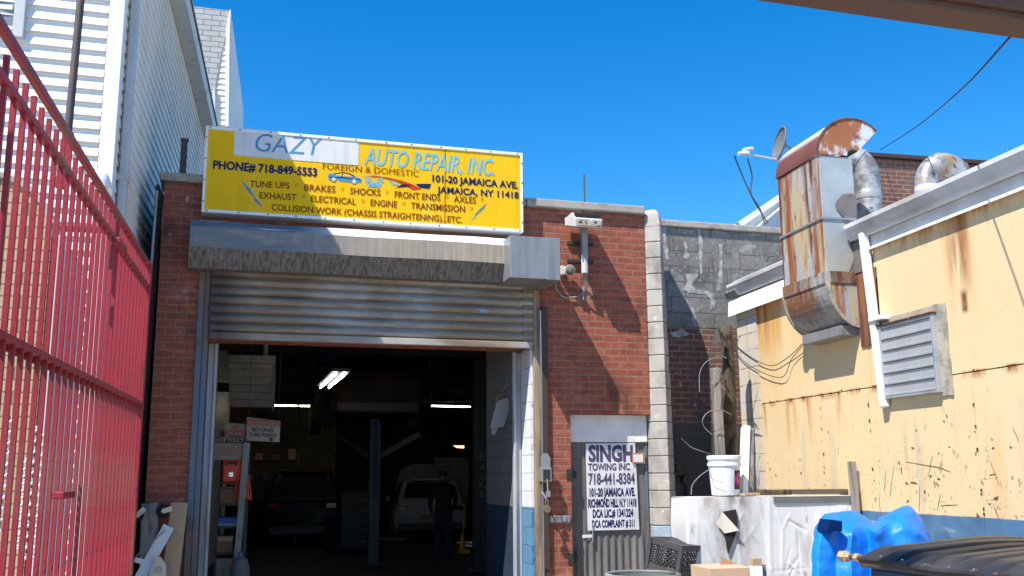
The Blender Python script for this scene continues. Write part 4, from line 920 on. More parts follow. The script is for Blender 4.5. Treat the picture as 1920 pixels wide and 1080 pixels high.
# ------------------------------------------------------------------ rusty duct
DX0 = 5.0; DY0, DY1 = 8.47, 9.32
s = Thing('rusty_exhaust_duct', 'tall square sheet metal exhaust duct streaked with rust and bent over at top', 'duct', (WX, 8.9, 2.95))
def trunk(a, b):
    return None
mb = MB()
for za, zb_ in ((3.43, 4.05), (4.055, 4.69)):
    mb.box(DX0, WX + .04, DY0, DY1, za, zb_); mb.mi[-4] = 1
s.part('trunk', mb, [M['rust'], M['ductside']], bevel=.006)
mb = MB(); mb.box(DX0 - .014, WX + .03, DY0 - .014, DY1 + .014, 4.035, 4.06); s.part('band', mb, M['steel'], bevel=.003)
mb = MB(); mb.box(DX0 - .012, WX + .03, DY0 - .012, DY1 + .012, 3.40, 3.52); s.part('band', mb, M['chutebelly'], bevel=.004)
cx, cz = WX + .05, 4.70; ro, ri = cx - DX0 + .015, .07; N = 18
arcp = lambda r, t: (cx - r * math.cos(t), cz + r * math.sin(t))
outer = [arcp(ro, R_(135) * i / N) for i in range(N + 1)]; inner = [arcp(ri, R_(135) * i / N) for i in range(N + 1)]
mb = MB(); mb.cur = 0
for yv in (DY0 - .012, DY1 + .012):
    o = len(mb.v); mb.add([(p[0], yv, p[1]) for p in outer + inner], [(i, i + 1, N + 2 + i, N + 1 + i) for i in range(N)])
mb.cur = 1
mb.add([(p[0], yv, p[1]) for p in outer for yv in (DY0 - .012, DY1 + .012)], [(2 * i, 2 * i + 1, 2 * i + 3, 2 * i + 2) for i in range(N)])
mb.cur = 2
mb.add([(p[0], yv, p[1]) for p in inner for yv in (DY0 - .012, DY1 + .012)], [(2 * i, 2 * i + 1, 2 * i + 3, 2 * i + 2) for i in range(N)])
s.part('top_elbow', mb, [M['rustelbow'], mat('sun_bleached_rust_sheet', (.16, .055, .035), [((.66, .65, .63), .9, .30, .34, (1, .4, .4), ('Z', 1.93, 2.03, 0, 1))], rough=.5), M['iron']])
mb = MB()
for i in range(N): 
    for yv in (DY0 - .012,): mb.bar((outer[i][0], yv, outer[i][1]), (outer[i+1][0], yv, outer[i+1][1]), .02, .012)
s.part('elbow_seam', mb, M['rustplain'])
# lower elbow turning into the wall
lo = [(WX + .02 - (WX + .02 - DX0) * math.cos(R_(90) * i / 12), 3.42 - .44 * math.sin(R_(90) * i / 12)) for i in range(13)]
mb = MB(); prof = lo + [(WX + .02, 3.42)]
mb.cur = 1; mb.prism(prof, 1, DY0, DY1)
for i, f in enumerate(mb.f):
    if len(f) == 4: mb.mi[i] = 0
s.part('bottom_elbow', mb, [M['chutebelly'], M['rust']])
mb = MB(); 
for i in range(12):
    for yv, wd in ((DY0 - .012, .035), (DY1 + .012, .03)): mb.bar((lo[i][0], yv, lo[i][1]), (lo[i+1][0] + .004, yv, lo[i+1][1]), wd, .03)
s.part('flange', mb, M['caulk'])
mb = MB(); mb.box(WX - .20, WX - .006, DY0 + .02, DY1 - .08, 2.90, 2.995); s.part('wall_collar', mb, M['steel'], bevel=.006)
mb = MB(); mb.box(WX - .02, WX - .006, 8.13, DY0 - .016, 2.78, 3.50); mb.box(WX - .028, WX - .006, 8.13, 8.22, 2.78, 3.40); s.part('wall_flashing', mb, M['rustplain'])
mb = MB(); mb.box(WX - .03, WX - .006, 8.18, 8.465, 3.50, 3.80); s.part('gutter_end_tar', mb, M['tar'])  # dark block filling the gap between gutter end and duct
def tarf(a, b):
    z = 3.45 + .85 * a; wv_ = .06 + .05 * nz(z * 5, 2) + .05 * math.exp(-((z - 4.15) / .12) ** 2) * 2
    return (WX + .045 - wv_ * 1.6 * b, DY0 - .010 - .012 * nz(z * 9, b * 5), z + .02 * nz(b * 6, z * 4))
mb = MB().grid(tarf, 24, 5); s.part('tar_patch', mb, M['tar'], smooth='all')

# ------------------------------------------------------------------ roof pipes
def goose(name, label, base, ztop, rad, rbend, ang, group):
    path = [Vector((base[0], base[1], base[2])), Vector((base[0], base[1], ztop - .4)), Vector((base[0], base[1], ztop))]
    d = Vector((math.cos(ang), math.sin(ang), 0))
    c = Vector((base[0], base[1], ztop)) + d * rbend
    for i in range(1, 13):
        t = R_(180) * i / 12; path.append(c - d * rbend * math.cos(t) + Vector((0, 0, rbend * math.sin(t))))
    path.append(path[-1] - Vector((0, 0, .08)))
    t_ = Thing(name, label, 'pipe', base, group=group)
    t_.part('pipe', MB().tube(path, rad, 20, cap=False), M['silverpipe'], smooth='all')
    mb = MB(); mb.lathe([(rad * 1.04, 0), (rad * 1.07, .02), (rad * 1.07, .07), (rad * 1.02, .09)], (base[0], base[1], ztop - .28), 20)
    for i in (5, 9): mb.tube([path[i] + (path[i+1] - path[i]) * -.1, path[i] + (path[i+1] - path[i]) * .25], rad * 1.06, 20)
    t_.part('joint_band', mb, M['silverpipe'], smooth=True)
    mb = MB(); e = path[-1]; mb.lathe([(rad * 1.05, 0), (rad * 1.05, .06)], (e.x, e.y, e.z), 20); t_.part('collar', mb, M['greywhite'], smooth=True)
    mb = MB(); mb.lathe([(rad * .97, .0), (rad * .97, .03)], (e.x, e.y, e.z + .01), 20); t_.part('mouth', mb, M['iron'])
goose('roof_pipe', 'silver round gooseneck pipe close beside the rusty duct', (6.06, 9.3, 3.96), 4.80, .135, .235, R_(150), 'gooseneck pipes on the metal roof')
goose('roof_pipe', 'silver round gooseneck pipe standing in front of the dark brick wall by gutter', (7.28, 9.3, 4.0), 4.72, .125, .26, R_(185), 'gooseneck pipes on the metal roof')

# ------------------------------------------------------------------ things behind the metal building
s = Thing('brick_building', 'dark brick building top seen behind the silver roof pipes', 'building', (10, 14, 0))
s.part('wall', MB().box(8.95, 11.9, 14, 16.5, 0, 6.72), M['oldbrick'])
s.part('coping', MB().box(8.9, 11.95, 13.93, 16.55, 6.725, 6.80), M['brownchannel'], bevel=.01)
s = Thing('roof_bulkhead', 'white sloping roof edge behind the cinder block wall by rusty duct', 'building', (7.1, 14, 0))
q = [XP(1388, 424, 14), XP(1415, 402, 14), XP(1470, 368, 14), XP(1470, 440, 14), XP(1388, 440, 14)]
s.part('wall', MB().prism([(q[0][0], 0), (q[0][0], q[0][1]), q[1], q[2], (q[2][0] + .8, q[2][1] + .4), (q[2][0] + .8, 0)], 1, 14.0, 17), M['siding'])
mb = MB(); mb.bar((q[0][0] - .05, 13.96, q[0][1]), (q[2][0], 13.96, q[2][1] + .03), .10, .09); mb.bar((q[0][0] + .1, 13.94, q[0][1] - .14), (q[2][0], 13.94, q[2][1] - .12), .06, .03); s.part('roof_edge', mb, M['white'])
# satellite dish
DYs = 12.6
c = XP(1468, 271, DYs); lnb = XP(1396, 288, DYs - .1)
s = Thing('satellite_dish', 'grey satellite dish seen edge on with its arm beside the rusty duct', 'satellite dish', (c[0] + .2, DYs, 3.95))
nrm = Vector((-.97, .12, .2)).normalized()
uu = nrm.cross(Vector((0, 0, 1))).normalized(); vv = uu.cross(nrm) * -1
cc = Vector((c[0], DYs, c[1]))
def dishf(a, b):
    t = a * 2 * PI; r = .25 * b
    return cc + uu * r * math.cos(t) * .95 + vv * r * math.sin(t) + nrm * (.9 * r * r)
mb = MB().grid(dishf, 40, 8, True); mb.add([tuple(Vector(p) - nrm * .012) for p in mb.v[:]], mb.f[:]); mb.tube([dishf(k / 40, 1) for k in range(41)], .010, 6)
s.part('reflector', mb, mat('dull_grey_dish', (.17, .17, .175), rough=.7), smooth=True)
mb = MB()
for k in range(10): mb.bar(Vector(dishf(k / 10, .2)) - nrm * .02, Vector(dishf(k / 10, .97)) - nrm * .016, .012, .012)
s.part('ribs', mb, M['steel'])
l3 = Vector((lnb[0], DYs - .1, lnb[1])); low = cc - vv * .25 * (1 if vv.z > 0 else -1) + nrm * .06
s.part('arm', MB().tube([low - nrm * .1, low, l3], .016, 8), M['lightgrey'])
mb = MB(); mb.tube([l3 + Vector((-.10, 0, -.01)), l3 + Vector((.05, 0, .015))], [.03, .026], 10); mb.box(l3.x - .02, l3.x + .06, l3.y - .04, l3.y + .04, l3.z - .01, l3.z + .075); mb.tube([l3 + Vector((.02, -.02, .06)), l3 + Vector((.12, -.02, .07))], .03, 10)
s.part('receiver', mb, M['lightgrey'], smooth=True)
s.part('mast', MB().tube([cc - nrm * .02, cc - nrm * .16 - Vector((0, 0, .05)), cc - nrm * .18 - Vector((0, 0, .3)), Vector((cc.x + .16, DYs, 0))], .025, 10), M['steel'], smooth=True)
def wcable(name, label, pts, r, mk='cable', group=None):
    P_ = smoothpath(pts, 8); return single(name, label, 'cable', MB().tube(P_, r, 6), M[mk], P_[0], group=group, smooth=True)
def X3(px, py, y): q = XP(px, py, y); return (q[0], y, q[1])
wcable('dish_cable', 'black cable drooping from dish receiver straight to the block wall', [X3(1377, 292, DYs - .1), X3(1390, 325, 12.5), X3(1408, 365, 12.4), X3(1428, 400, 12.3), X3(1440, 418, 12.2)], .010, group='dish cables')
wcable('dish_cable', 'black cable looping close under the dish arm', [X3(1402, 298, DYs - .1), X3(1410, 330, 12.5), X3(1408, 362, 12.4), X3(1425, 392, 12.3), X3(1434, 420, 12.2)], .010, group='dish cables')
wcable('overhead_cable', 'thin dark cable running from the brown beam down to brick building', [X3(1893, 70, 3.62), X3(1800, 170, 6.2), X3(1715, 240, 9.5), X3(1650, 281, 13.9)], .006)
wcable('hanging_wire', 'upper thin wire drooping across the cream wall from duct to block wall', [(WX - .03, *YP(1362, 618, WX - .03)), (WX - .03, *YP(1388, 655, WX - .03)), (WX - .03, *YP(1440, 685, WX - .03)), (WX - .03, *YP(1475, 672, WX - .03)), (WX - .05, *YP(1512, 637, WX - .05))], .0042, group='wires on cream wall')
wcable('hanging_wire', 'lower thin wire sagging on the cream wall below the other wire', [(WX - .04, *YP(1364, 630, WX - .04)), (WX - .04, *YP(1395, 678, WX - .04)), (WX - .04, *YP(1462, 708, WX - .04)), (WX - .04, *YP(1485, 672, WX - .04)), (WX - .05, *YP(1508, 645, WX - .05))], .0042, group='wires on cream wall')

# ------------------------------------------------------------------ brown overhead beam
BY = 3.5
a = XP(1420, 2, BY); bz_ = a[1]; rot = ALPHA
BM = Matrix.Translation((a[0], BY, 0)) @ Matrix.Rotation(ALPHA + .006, 4, 'Z')
s = Thing('gate_header_beam', 'brown painted beam crossing overhead at the top right corner', 'beam', (0, 0, bz_), BM)
mb = MB(); mb.box(-3.4, 4.2, -.16, 0, bz_, bz_ + .10); s.part('beam', mb, M['beam'], bevel=.006)
mb = MB(); mb.box(-3.4, 4.2, -.19, -.163, bz_ + .03, bz_ + .16); s.part('face_board', mb, M['beam'], bevel=.004)
mb = MB(); mb.box(-3.4, 4.2, -.215, -.193, bz_ + .085, bz_ + .17); s.part('edge_strip', mb, M['beamlight'], bevel=.004)
mb = MB(); mb.tube([(.9, -.235, bz_ + .15), (4.2, -.235, bz_ + .125)], .012, 8); s.part('conduit', mb, M['iron'])
for x in (-3.2, 4.0): s.part('post', MB().box(x - .08, x + .08, -.16, .0, 0, bz_ - .002), M['beam'])

# ================================================================== YARD THINGS
_rc = random.Random(5)
_DIRS = [(Vector((_rc.uniform(-1, 1), _rc.uniform(-.6, .6), _rc.uniform(-.7, .7))).normalized(), _rc.uniform(1.6, 3.4) * 1.6 ** (i // 4), _rc.random(), .75 ** (i // 3)) for i in range(12)]
def crumple(x, y, z):
    # sum of sharp folded planes: creased cloth
    p = Vector((x, y, z)); t = 0
    w_ = .25 * nz(x * 1.7, y * 1.7, z * 1.7)
    for d, f, ph, a in _DIRS:
        q = (p.dot(d) * f + ph + w_) % 1.0; t += a * (abs(q - .5) * 2 - .5)
    return t * .33
def drape(mb, cx, cy, hx, hy, ztop, expo, amp, seed, nu=120, nv=40, zbot=0.0, flare=.04):
    def fn(a, b):
        t = a * 2 * PI; ct, st = math.cos(t), math.sin(t)
        R = (abs(ct) ** expo + abs(st) ** expo) ** (-1 / expo)
        ux, uy = R * ct, R * st
        if b < .45:
            k = ease(b / .45) if b < .2 else b / .45
            k = b / .45; x = cx + hx * ux * k * .97; y = cy + hy * uy * k * .97
            z = ztop(x, y) - .012 * max(0, k - .85) / .15; z += amp * .4 * nz(x * 6, y * 6, seed)
            return (x, y, z)
        k = (b - .45) / .55
        zt = ztop(cx + hx * ux * .97, cy + hy * uy * .97) - .012
        z = zt + (zbot - zt) * k
        s_ = 2 * PI * (hx + hy) * a / PI * 2
        cp = crumple(cx + hx * ux * 1.3, z * .6, z * .9 + 2) + .55 * crumple(cx + hx * ux * 2.2, cy, z * 2.2)
        wv_ = amp * (nz(s_ * 1.1 + seed, z * .7, seed) + 1.7 * cp) * min(1, k * 3 + .15)
        q = 1 + flare * k
        return (cx + hx * ux * q + wv_ * ct * 1.2, cy + hy * uy * q + wv_ * st * 1.2, z)
    return mb.grid(fn, nu, nv, True)
T0 = XP(1287, 932, 8.66); T1 = XP(1605, 935, 8.66)
tcx = (T0[0] + T1[0]) / 2; thx = (T1[0] - T0[0]) / 2; TT = 1.385
_rt = random.Random(21)
TX0, TX1, TYF, TYB = T0[0], T1[0], 8.66, 9.05
SEGS = []     # sharp folds on the front sheet: (x0, z0, x1, z1, half width, depth)
def fold(px0, py0, px1, py1, w_, d_): p = XP(px0, py0, 8.64); q_ = XP(px1, py1, 8.64); SEGS.append((p[0], p[1], q_[0], q_[1], w_ * .95, d_ * .20))
fold(1444, 930, 1446, 1090, .05, .030); fold(1458, 960, 1470, 992, .03, .018); fold(1470, 992, 1484, 965, .025, .016); fold(1470, 992, 1468, 1075, .035, .026); fold(1498, 985, 1502, 1085, .025, -.022); fold(1500, 1045, 1480, 1070, .03, -.024); fold(1485, 1025, 1474, 1072, .02, -.018)
fold(1392, 1000, 1410, 1062, .03, -.02); fold(1385, 1010, 1394, 1070, .035, .022); fold(1420, 985, 1392, 1025, .04, .016); fold(1425, 965, 1440, 1040, .04, -.014); fold(1322, 1025, 1345, 1066, .025, -.024); fold(1318, 990, 1336, 1060, .04, .022); fold(1340, 1050, 1352, 1075, .02, -.022); fold(1310, 940, 1306, 1075, .05, .014)
fold(1575, 945, 1595, 1000, .04, .022); fold(1600, 940, 1588, 965, .02, -.018); fold(1540, 960, 1530, 1075, .05, .018); fold(1520, 1065, 1450, 1072, .02, -.016); fold(1290, 1070, 1440, 1076, .02, -.014); fold(1560, 950, 1552, 1000, .03, -.012)
for i in range(14):
    x = _rt.uniform(TX0, TX1); z = _rt.uniform(.5, 1.25); an = _rt.gauss(PI / 2, .55); ln = _rt.uniform(.08, .3)
    SEGS.append((x, z, x + ln * math.cos(an), z - ln * math.sin(an), _rt.uniform(.015, .035), _rt.choice((-1, 1)) * _rt.uniform(.004, .010)))
def folds(x, z):
    d_ = 0
    for x0, z0, x1, z1, w_, A_ in SEGS:
        if abs(x - (x0 + x1) / 2) > abs(x1 - x0) / 2 + w_ or abs(z - (z0 + z1) / 2) > abs(z1 - z0) / 2 + w_: continue
        vx_, vz_ = x1 - x0, z1 - z0; t = max(0, min(1, ((x - x0) * vx_ + (z - z0) * vz_) / (vx_ * vx_ + vz_ * vz_)))
        q_ = math.hypot(x - x0 - vx_ * t, z - z0 - vz_ * t)
        if q_ < w_: d_ += A_ * (1 - q_ / w_) ** 1.4 * min(1, 3 * min(t + .15, 1.15 - t))
    return d_
sagx0, sagx1 = XP(1448, 934, 8.66)[0], XP(1590, 934, 8.66)[0]
def tsheet(a_, b_):
    # a_: 0..1 round the table (left side, front, right side); b_: 0 top .. 1 hem
    if a_ < .12: k = a_ / .12; x = TX0 + .006 * (1 - k); y = TYB + (TYF - TYB) * k; nx, ny = -1, 0
    elif a_ > .88: k = (a_ - .88) / .12; x = TX1; y = TYF + (TYB - TYF) * k; nx, ny = 1, 0
    else: k = (a_ - .12) / .76; x = TX0 + (TX1 - TX0) * k; y = TYF; nx, ny = 0, -1
    zt = TT
    if ny and sagx0 < x < sagx1: t = (x - sagx0) / (sagx1 - sagx0); zt -= .052 * (math.sin(PI * t) ** .5)
    z = zt * (1 - b_)
    o = .012 * b_ + (folds(x, z) if ny else 0) + .022 * nz(x * 1.6, z * 1.2, 4) * min(1, b_ * 6)
    return (x + nx * o, y + ny * o, z)
mb = MB().grid(tsheet, 420, 130)
mb.add([(TX0, TYF, TT + .001), (TX1, TYF, TT + .001), (TX1, TYB, TT + .001), (TX0, TYB, TT + .001)], [(0, 1, 2, 3)])
s = Thing('covered_table', 'long table wrapped in dirty white tarpaulin with a torn flap in front', 'table', (tcx, 8.87, 0))
s.part('tarpaulin', mb, M['tarp'], smooth='all')
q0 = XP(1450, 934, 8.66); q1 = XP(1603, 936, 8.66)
s.part('table_edge', MB().box(q0[0], q1[0], 8.645, 8.70, TT - .058, TT - .002), M['greypad'])  # board edge under the sag; dark grey puts its shade into the colour
FY = 8.64
q = lambda x, y, yy=FY: XP(960 + x * .3519, 700 + y * .3519, yy)
mb = MB(); mb.prism([q(1118, 738), q(1190, 724), q(1199, 760), q(1200, 836), q(1170, 800)], 1, FY - .012, FY + .002); mb.prism([q(1130, 850), q(1198, 836), q(1150, 962)], 1, FY - .012, FY + .002)
s.part('torn_hole', mb, mat('dark_under_tarp', (.02, .018, .016)))
mb = MB(); mb.add([(*[q(1118, 738)[0], FY - .014, q(1118, 738)[1]],), (q(1200, 836)[0], FY - .045, q(1200, 836)[1]), (q(1128, 852)[0], FY - .022, q(1128, 852)[1]), (q(1085, 800)[0], FY - .015, q(1085, 800)[1])], [(0, 1, 2, 3)])
s.part('torn_flap', mb, mat('cream_tarp_back', (.66, .60, .50)))
# bucket
bq = XP(1330, 930, 8.87); bq2 = XP(1391, 930, 8.87); bc = ((bq[0] + bq2[0]) / 2, 8.87); br = .145
s = Thing('white_bucket', 'white plastic bucket with black label standing on the covered table', 'bucket', (bc[0], bc[1], TT + .012))
z0 = TT + .012
mb = MB(); mb.lathe([(.125, 0), (.130, .01), (.148, .27), (.160, .275), (.160, .30), (.15, .305), (.152, .33), (.163, .335), (.163, .365), (.150, .37), (.145, .34), (.12, .02)], (bc[0], bc[1], z0), 40); s.part('shell', mb, M['bucket'], smooth=True)
mb = MB(); lz = z0 + .055; NL = 10
def onb(th, z): r = .1275 + (.148 - .13) * (z - z0) / .26 + .0045; return (bc[0] + r * math.sin(th), bc[1] - r * math.cos(th), z)
mb.grid(lambda a, b: onb(.25 + .75 * a, lz + .175 * b), NL, 3); lb = s.part('label', mb, M['labelblack'])
mb = MB(); N_ = 24; P_ = []
for i in range(N_):
    r = .075 if i % 2 == 0 else .045; t = 2 * PI * i / N_; th = .62 + r / .145 * math.cos(t) * .9; p = onb(th, lz + .095 + r * math.sin(t)); P_.append((p[0] * 1 + .003 * math.sin(th), p[1] - .003, p[2]))
mb.add(P_, [tuple(range(N_))]); s.part('starburst', mb, M['magenta'], lb)
mb = MB()
for zt in (.115, .06):
    for k in range(3):
        p0 = .45 + k * .13; mb.grid(lambda a, b: tuple(Vector(onb(p0 + .09 * a, lz + zt + .035 * b)) + Vector((.002, -.006, 0))), 3, 2)
s.part('print_marks', mb, M['orange'], lb)
s.part('wire_handle', MB().tube(smoothpath([(bc[0] - .16, bc[1], z0 + .29), (bc[0] - .17, bc[1] - .08, z0 + .16), (bc[0] - .10, bc[1] - .16, z0 + .12)]), .004, 6), M['steel'])
# white plank
a = XP(1392, 935, 8.98); b = XP(1398, 800, 9.15)
s = Thing('white_plank', 'white painted plank leaning upright on table beside the bucket', 'plank', (a[0], 8.98, TT))
mb = MB(); mb.bar((a[0] + .01, 8.98, TT + .012), (b[0], 9.15, b[1]), .055, .10, up=(0, 1, 0)); s.part('board', mb, M['white_bright'], bevel=.004)
s.part('weathered_edge', MB().bar((a[0] + .075, 9.00, TT + .012), (b[0] + .045, 9.17, b[1] - .02), .06, .09, up=(0, 1, 0)), M['wood'])
# wood scraps and board on the table
mb = MB(); a = XP(1421, 930, 8.86); b = XP(1482, 930, 8.86)
mb.bar((a[0], 8.82, TT + .035), (b[0], 8.90, TT + .035), .12, .05); single('brick_scrap', 'worn brown brick lying on covered table right of the bucket', 'brick', mb, M['bark'], ((a[0] + b[0]) / 2, 9.0, TT), bevel=.01)
a = XP(1385, 930, 8.80)
single('wood_scrap', 'flat splintered wood scrap lying on table between bucket and brick', 'wood scrap', MB().bar((a[0], 8.72, TT + .02), (a[0] + .18, 8.78, TT + .025), .07, .02), M['rawwood'], (a[0], 8.85, TT))
a = XP(1490, 930, 8.95); b = XP(1592, 930, 8.95)
single('dark_plank', 'dark weathered plank lying along back of covered table', 'plank', MB().bar((a[0], 8.95, TT + .035), (b[0], 8.96, TT + .035), .14, .045), mat('dark_plank_wood', (.09, .07, .055), bump=.4), ((a[0] + b[0]) / 2, 9.2, TT), bevel=.005)
a = XP(1605, 975, 8.62); b = XP(1601, 865, 8.62)
single('grey_board', 'grey weathered board standing upright at the right end of the table', 'board', MB().bar((a[0] + .005, 8.60, 0), (b[0], 8.66, b[1]), .075, .04, up=(0, 1, 0)), M['wood'], (a[0], 8.6, 0), bevel=.004)
# weathered post and trunk behind the table
p0 = XP(1341, 690, 10.4); p1 = XP(1348, 860, 10.4)
single('weathered_post', 'grey split timber post behind the bucket', 'post', MB().bar((p1[0] + .05, 10.4, 0), (p0[0], 10.4, p0[1]), .095, .09, up=(0, 1, 0)), M['wood'], (p1[0], 10.4, 0), bevel=.012)
t0 = XP(1362, 612, 10.6); t1 = XP(1372, 865, 10.6)
path = []; rr = []
for i in range(26):
    t = i / 25; z = t0[1] * (1 - t)
    x = t0[0] + (t1[0] - t0[0]) * (t0[1] - z) / (t0[1] - t1[1]); path.append((x + .02 * nz(z * 2, 1), 10.6 + .02 * nz(z * 2, 7), z)); rr.append((.07 + .03 * t) * (1 + .25 * nz(z * 5, 3)))
s = Thing('bare_tree', 'mossy bare tree trunk against the brick wall beside weathered post', 'tree', (path[-1][0], 10.6, 0))
s.part('trunk', MB().tube(path, rr, 14), M['bark'], smooth='all')
mb = MB()
for i in range(14):
    z = random.uniform(2.0, 3.3); k = min(range(26), key=lambda j: abs(path[j][2] - z)); b_ = Vector(path[k]); d = Vector((random.uniform(-1, .3), random.uniform(-1, .2), random.uniform(.1, .9))).normalized()
    ln = random.uniform(.12, .38); mb.tube([b_, b_ + d * ln * .5 + Vector((0, 0, .02)), b_ + d * ln + Vector((0, 0, random.uniform(-.06, .08)))], [.011, .007, .003], 5)
s.part('twigs', mb, M['bark'])
hoses = [('grey hose arching high over the weathered post', [(1312, 735), (1312, 700), (1325, 678), (1350, 668), (1362, 672)], .010), ('pale cord knotted around the bare trunk', [(1335, 720), (1342, 700), (1352, 692), (1347, 712), (1360, 732)], .012),
    ('large grey hose loop around post and trunk', [(1335, 815), (1320, 800), (1318, 785), (1330, 772), (1352, 769), (1372, 778)], .011), ('loose cable end sticking out left of weathered post', [(1278, 822), (1295, 838), (1315, 846), (1333, 852)], .009),
    ('pale hose hanging behind bucket towards meter box', [(1296, 928), (1298, 910), (1312, 893), (1330, 880)], .011), ('thin dark wire from the post to plaster wall', [(1278, 816), (1310, 812), (1335, 810), (1362, 800)], .005)]
for i, (lb, pts, r) in enumerate(hoses):
    yy_ = 10.25 - .01 * i
    wcable('hose', lb, [X3(x, y, yy_ + (.02 if k % 2 else 0)) for k, (x, y) in enumerate(pts)], r * .5, 'hose' if i < 5 else 'cable', group='hoses around the post')
a = X3(1333, 640, 10.5); 
single('torn_netting', 'small dark triangular scrap of netting caught on top of the tree trunk', 'netting', MB().add([X3(1345, 612, 10.45), X3(1358, 632, 10.46), X3(1352, 640, 10.40), X3(1334, 646, 10.44), X3(1345, 612, 10.47), X3(1358, 632, 10.48), X3(1352, 640, 10.42), X3(1334, 646, 10.46)], [(0, 1, 2, 3), (7, 6, 5, 4), (0, 1, 5, 4), (1, 2, 6, 5), (2, 3, 7, 6), (3, 0, 4, 7)]), M['iron'], X3(1345, 640, 10.44))

# milk crates
def crate(loc, rz, label):
    t = Thing('milk_crate', label, 'crate', loc, group='stacked black milk crates', rz=rz)
    t.loc = Vector((0, 0, 0)); h = .165; H = .28
    mb = MB()
    for sx in (-1, 1):
        for sy in (-1, 1): mb.box(sx * h - .018, sx * h + .018, sy * h - .018, sy * h + .018, 0, H)
    for z0_, z1_ in ((0, .05), (.225, .28)):
        for sx in (-1, 1): mb.box(sx * h - .01, sx * h + .01, -h + .018, h - .018, z0_, z1_); mb.box(-h + .018, h - .018, sx * h - .01, sx * h + .01, z0_, z1_)
    t.part('frame', mb, M['crate'], bevel=.003)
    mb = MB()
    for sgn in (-1, 1):
        for k in range(-3, 11):
            for dr in (1, -1):
                x0 = -h + k * .042; pts = []
                a0, b0 = (x0, .05), (x0 + dr * .175, .225)
                lo_, hi_ = -h + .018, h - .018
                # clip the diagonal bar to the side
                (xa, za), (xb, zb_) = a0, b0
                def clip(xa, za, xb, zb_):
                    if max(xa, xb) < lo_ or min(xa, xb) > hi_: return None
                    o = []
                    for X, Z in ((xa, za), (xb, zb_)):
                        if X < lo_: Z = za + (zb_ - za) * (lo_ - xa) / (xb - xa); X = lo_
                        if X > hi_: Z = za + (zb_ - za) * (hi_ - xa) / (xb - xa); X = hi_
                        o.append((X, Z))
                    return o
                o = clip(xa, za, xb, zb_)
                if not o: continue
                mb.bar((o[0][0], sgn * h, o[0][1]), (o[1][0], sgn * h, o[1][1]), .008, .009, up=(0, 1, 0)); mb.bar((sgn * h, o[0][0], o[0][1]), (sgn * h, o[1][0], o[1][1]), .008, .009, up=(1, 0, 0))
    t.part('lattice', mb, M['crate'])
    mb = MB()
    for k in range(-8, 9):
        for dr in (1, -1):
            x0 = k * .042
            a0 = (x0 - .165, -.165); b0 = (x0 + .165, .165)
            lo2 = max(-.16, a0[0]); hi2 = min(.16, b0[0])
            if hi2 <= lo2: continue
            mb.bar((lo2, dr * (lo2 - x0), .272), (hi2, dr * (hi2 - x0), .272), .010, .012)
    t.part('grid_base', mb, M['crate'], label='open grid base turned upwards')
    return t
ctr = ZP(1252, 1022, 1.0)
cb = (3.42, 8.75)
single('crate_pallet', 'grey wooden pallet under the stacked milk crates', 'pallet', MB().box(cb[0] - .3, cb[0] + .3, cb[1] - .3, cb[1] - .1, .1, .13).box(cb[0] - .3, cb[0] + .3, cb[1] - .05, cb[1] + .05, .1, .13).box(cb[0] - .3, cb[0] + .3, cb[1] + .1, cb[1] + .3, .1, .13).box(cb[0] - .3, cb[0] - .2, cb[1] - .3, cb[1] + .3, 0, .1).box(cb[0] + .2, cb[0] + .3, cb[1] - .3, cb[1] + .3, 0, .1), M['wood'], (cb[0], cb[1], 0))
for i, (lb, rz) in enumerate((('bottom black milk crate of the stack by the covered table', .5), ('middle black milk crate of the stack by the covered table', .42), ('topmost upturned black milk crate beside the covered table', .62))):
    ct = crate((cb[0], cb[1], .13 + .282 * i), rz, lb)
    if i == 2: ct.o.rotation_euler = (R_(11), R_(3), rz); ct.o.location.z += .03
# drum
dc = (2.78, 7.75)
s = Thing('steel_drum', 'open grey green steel drum with worn rim in front of side door', 'drum', (dc[0], dc[1], 0))
mb = MB(); mb.lathe([(.275, 0), (.29, .01), (.285, .03), (.285, .28), (.295, .30), (.285, .32), (.285, .56), (.295, .58), (.285, .6), (.285, .80), (.285, .80), (.270, .80), (.270, .02), (.0, .02)], (dc[0], dc[1], 0), 48); s.part('shell', mb, M['drum'], smooth=True)
mb = MB(); mb.tube([(dc[0] + .288 * math.cos(2 * PI * k / 48), dc[1] + .288 * math.sin(2 * PI * k / 48), .808) for k in range(49)], .016, 8); s.part('rim', mb, M['drum'], smooth=True)
mb = MB(); mb.lathe([(.0, .70), (.269, .70), (.269, .71), (0, .71)], (dc[0], dc[1], 0), 32); s.part('contents', mb, mat('dark_green_water', (.06, .09, .075), rough=.15))
# cardboard carton and white-tipped stake
c0 = XP(1330, 1066, 7.9); c1 = XP(1410, 1067, 7.9)
s = Thing('cardboard_carton', 'tall brown cardboard carton with raised flap in front of covered table', 'carton', ((c0[0] + c1[0]) / 2, 8.1, 0))
mb = MB(); mb.box(c0[0], c1[0], 7.9, 8.3, 0, c0[1]); s.part('body', mb, M['cardface'], bevel=.004)
a = XP(1352, 1044, 8.2); b = XP(1375, 1056, 8.25); cc_ = XP(1394, 1066, 8.2); d_ = XP(1352, 1068, 8.2)
s.part('flap', MB().prism([a, b, (cc_[0], c0[1]), (d_[0], c0[1])], 1, 8.2, 8.205), M['card'])
a = XP(1420, 1048, 7.6)
s = Thing('timber_stake', 'white painted timber stake with raw wood top in front of tarpaulin', 'stake', (a[0], 7.6, 0))
s.part('shaft', MB().bar((a[0], 7.6, 0), (a[0] - .005, 7.62, a[1] - .055), .085, .06, up=(0, 1, 0)), M['white'], bevel=.004)
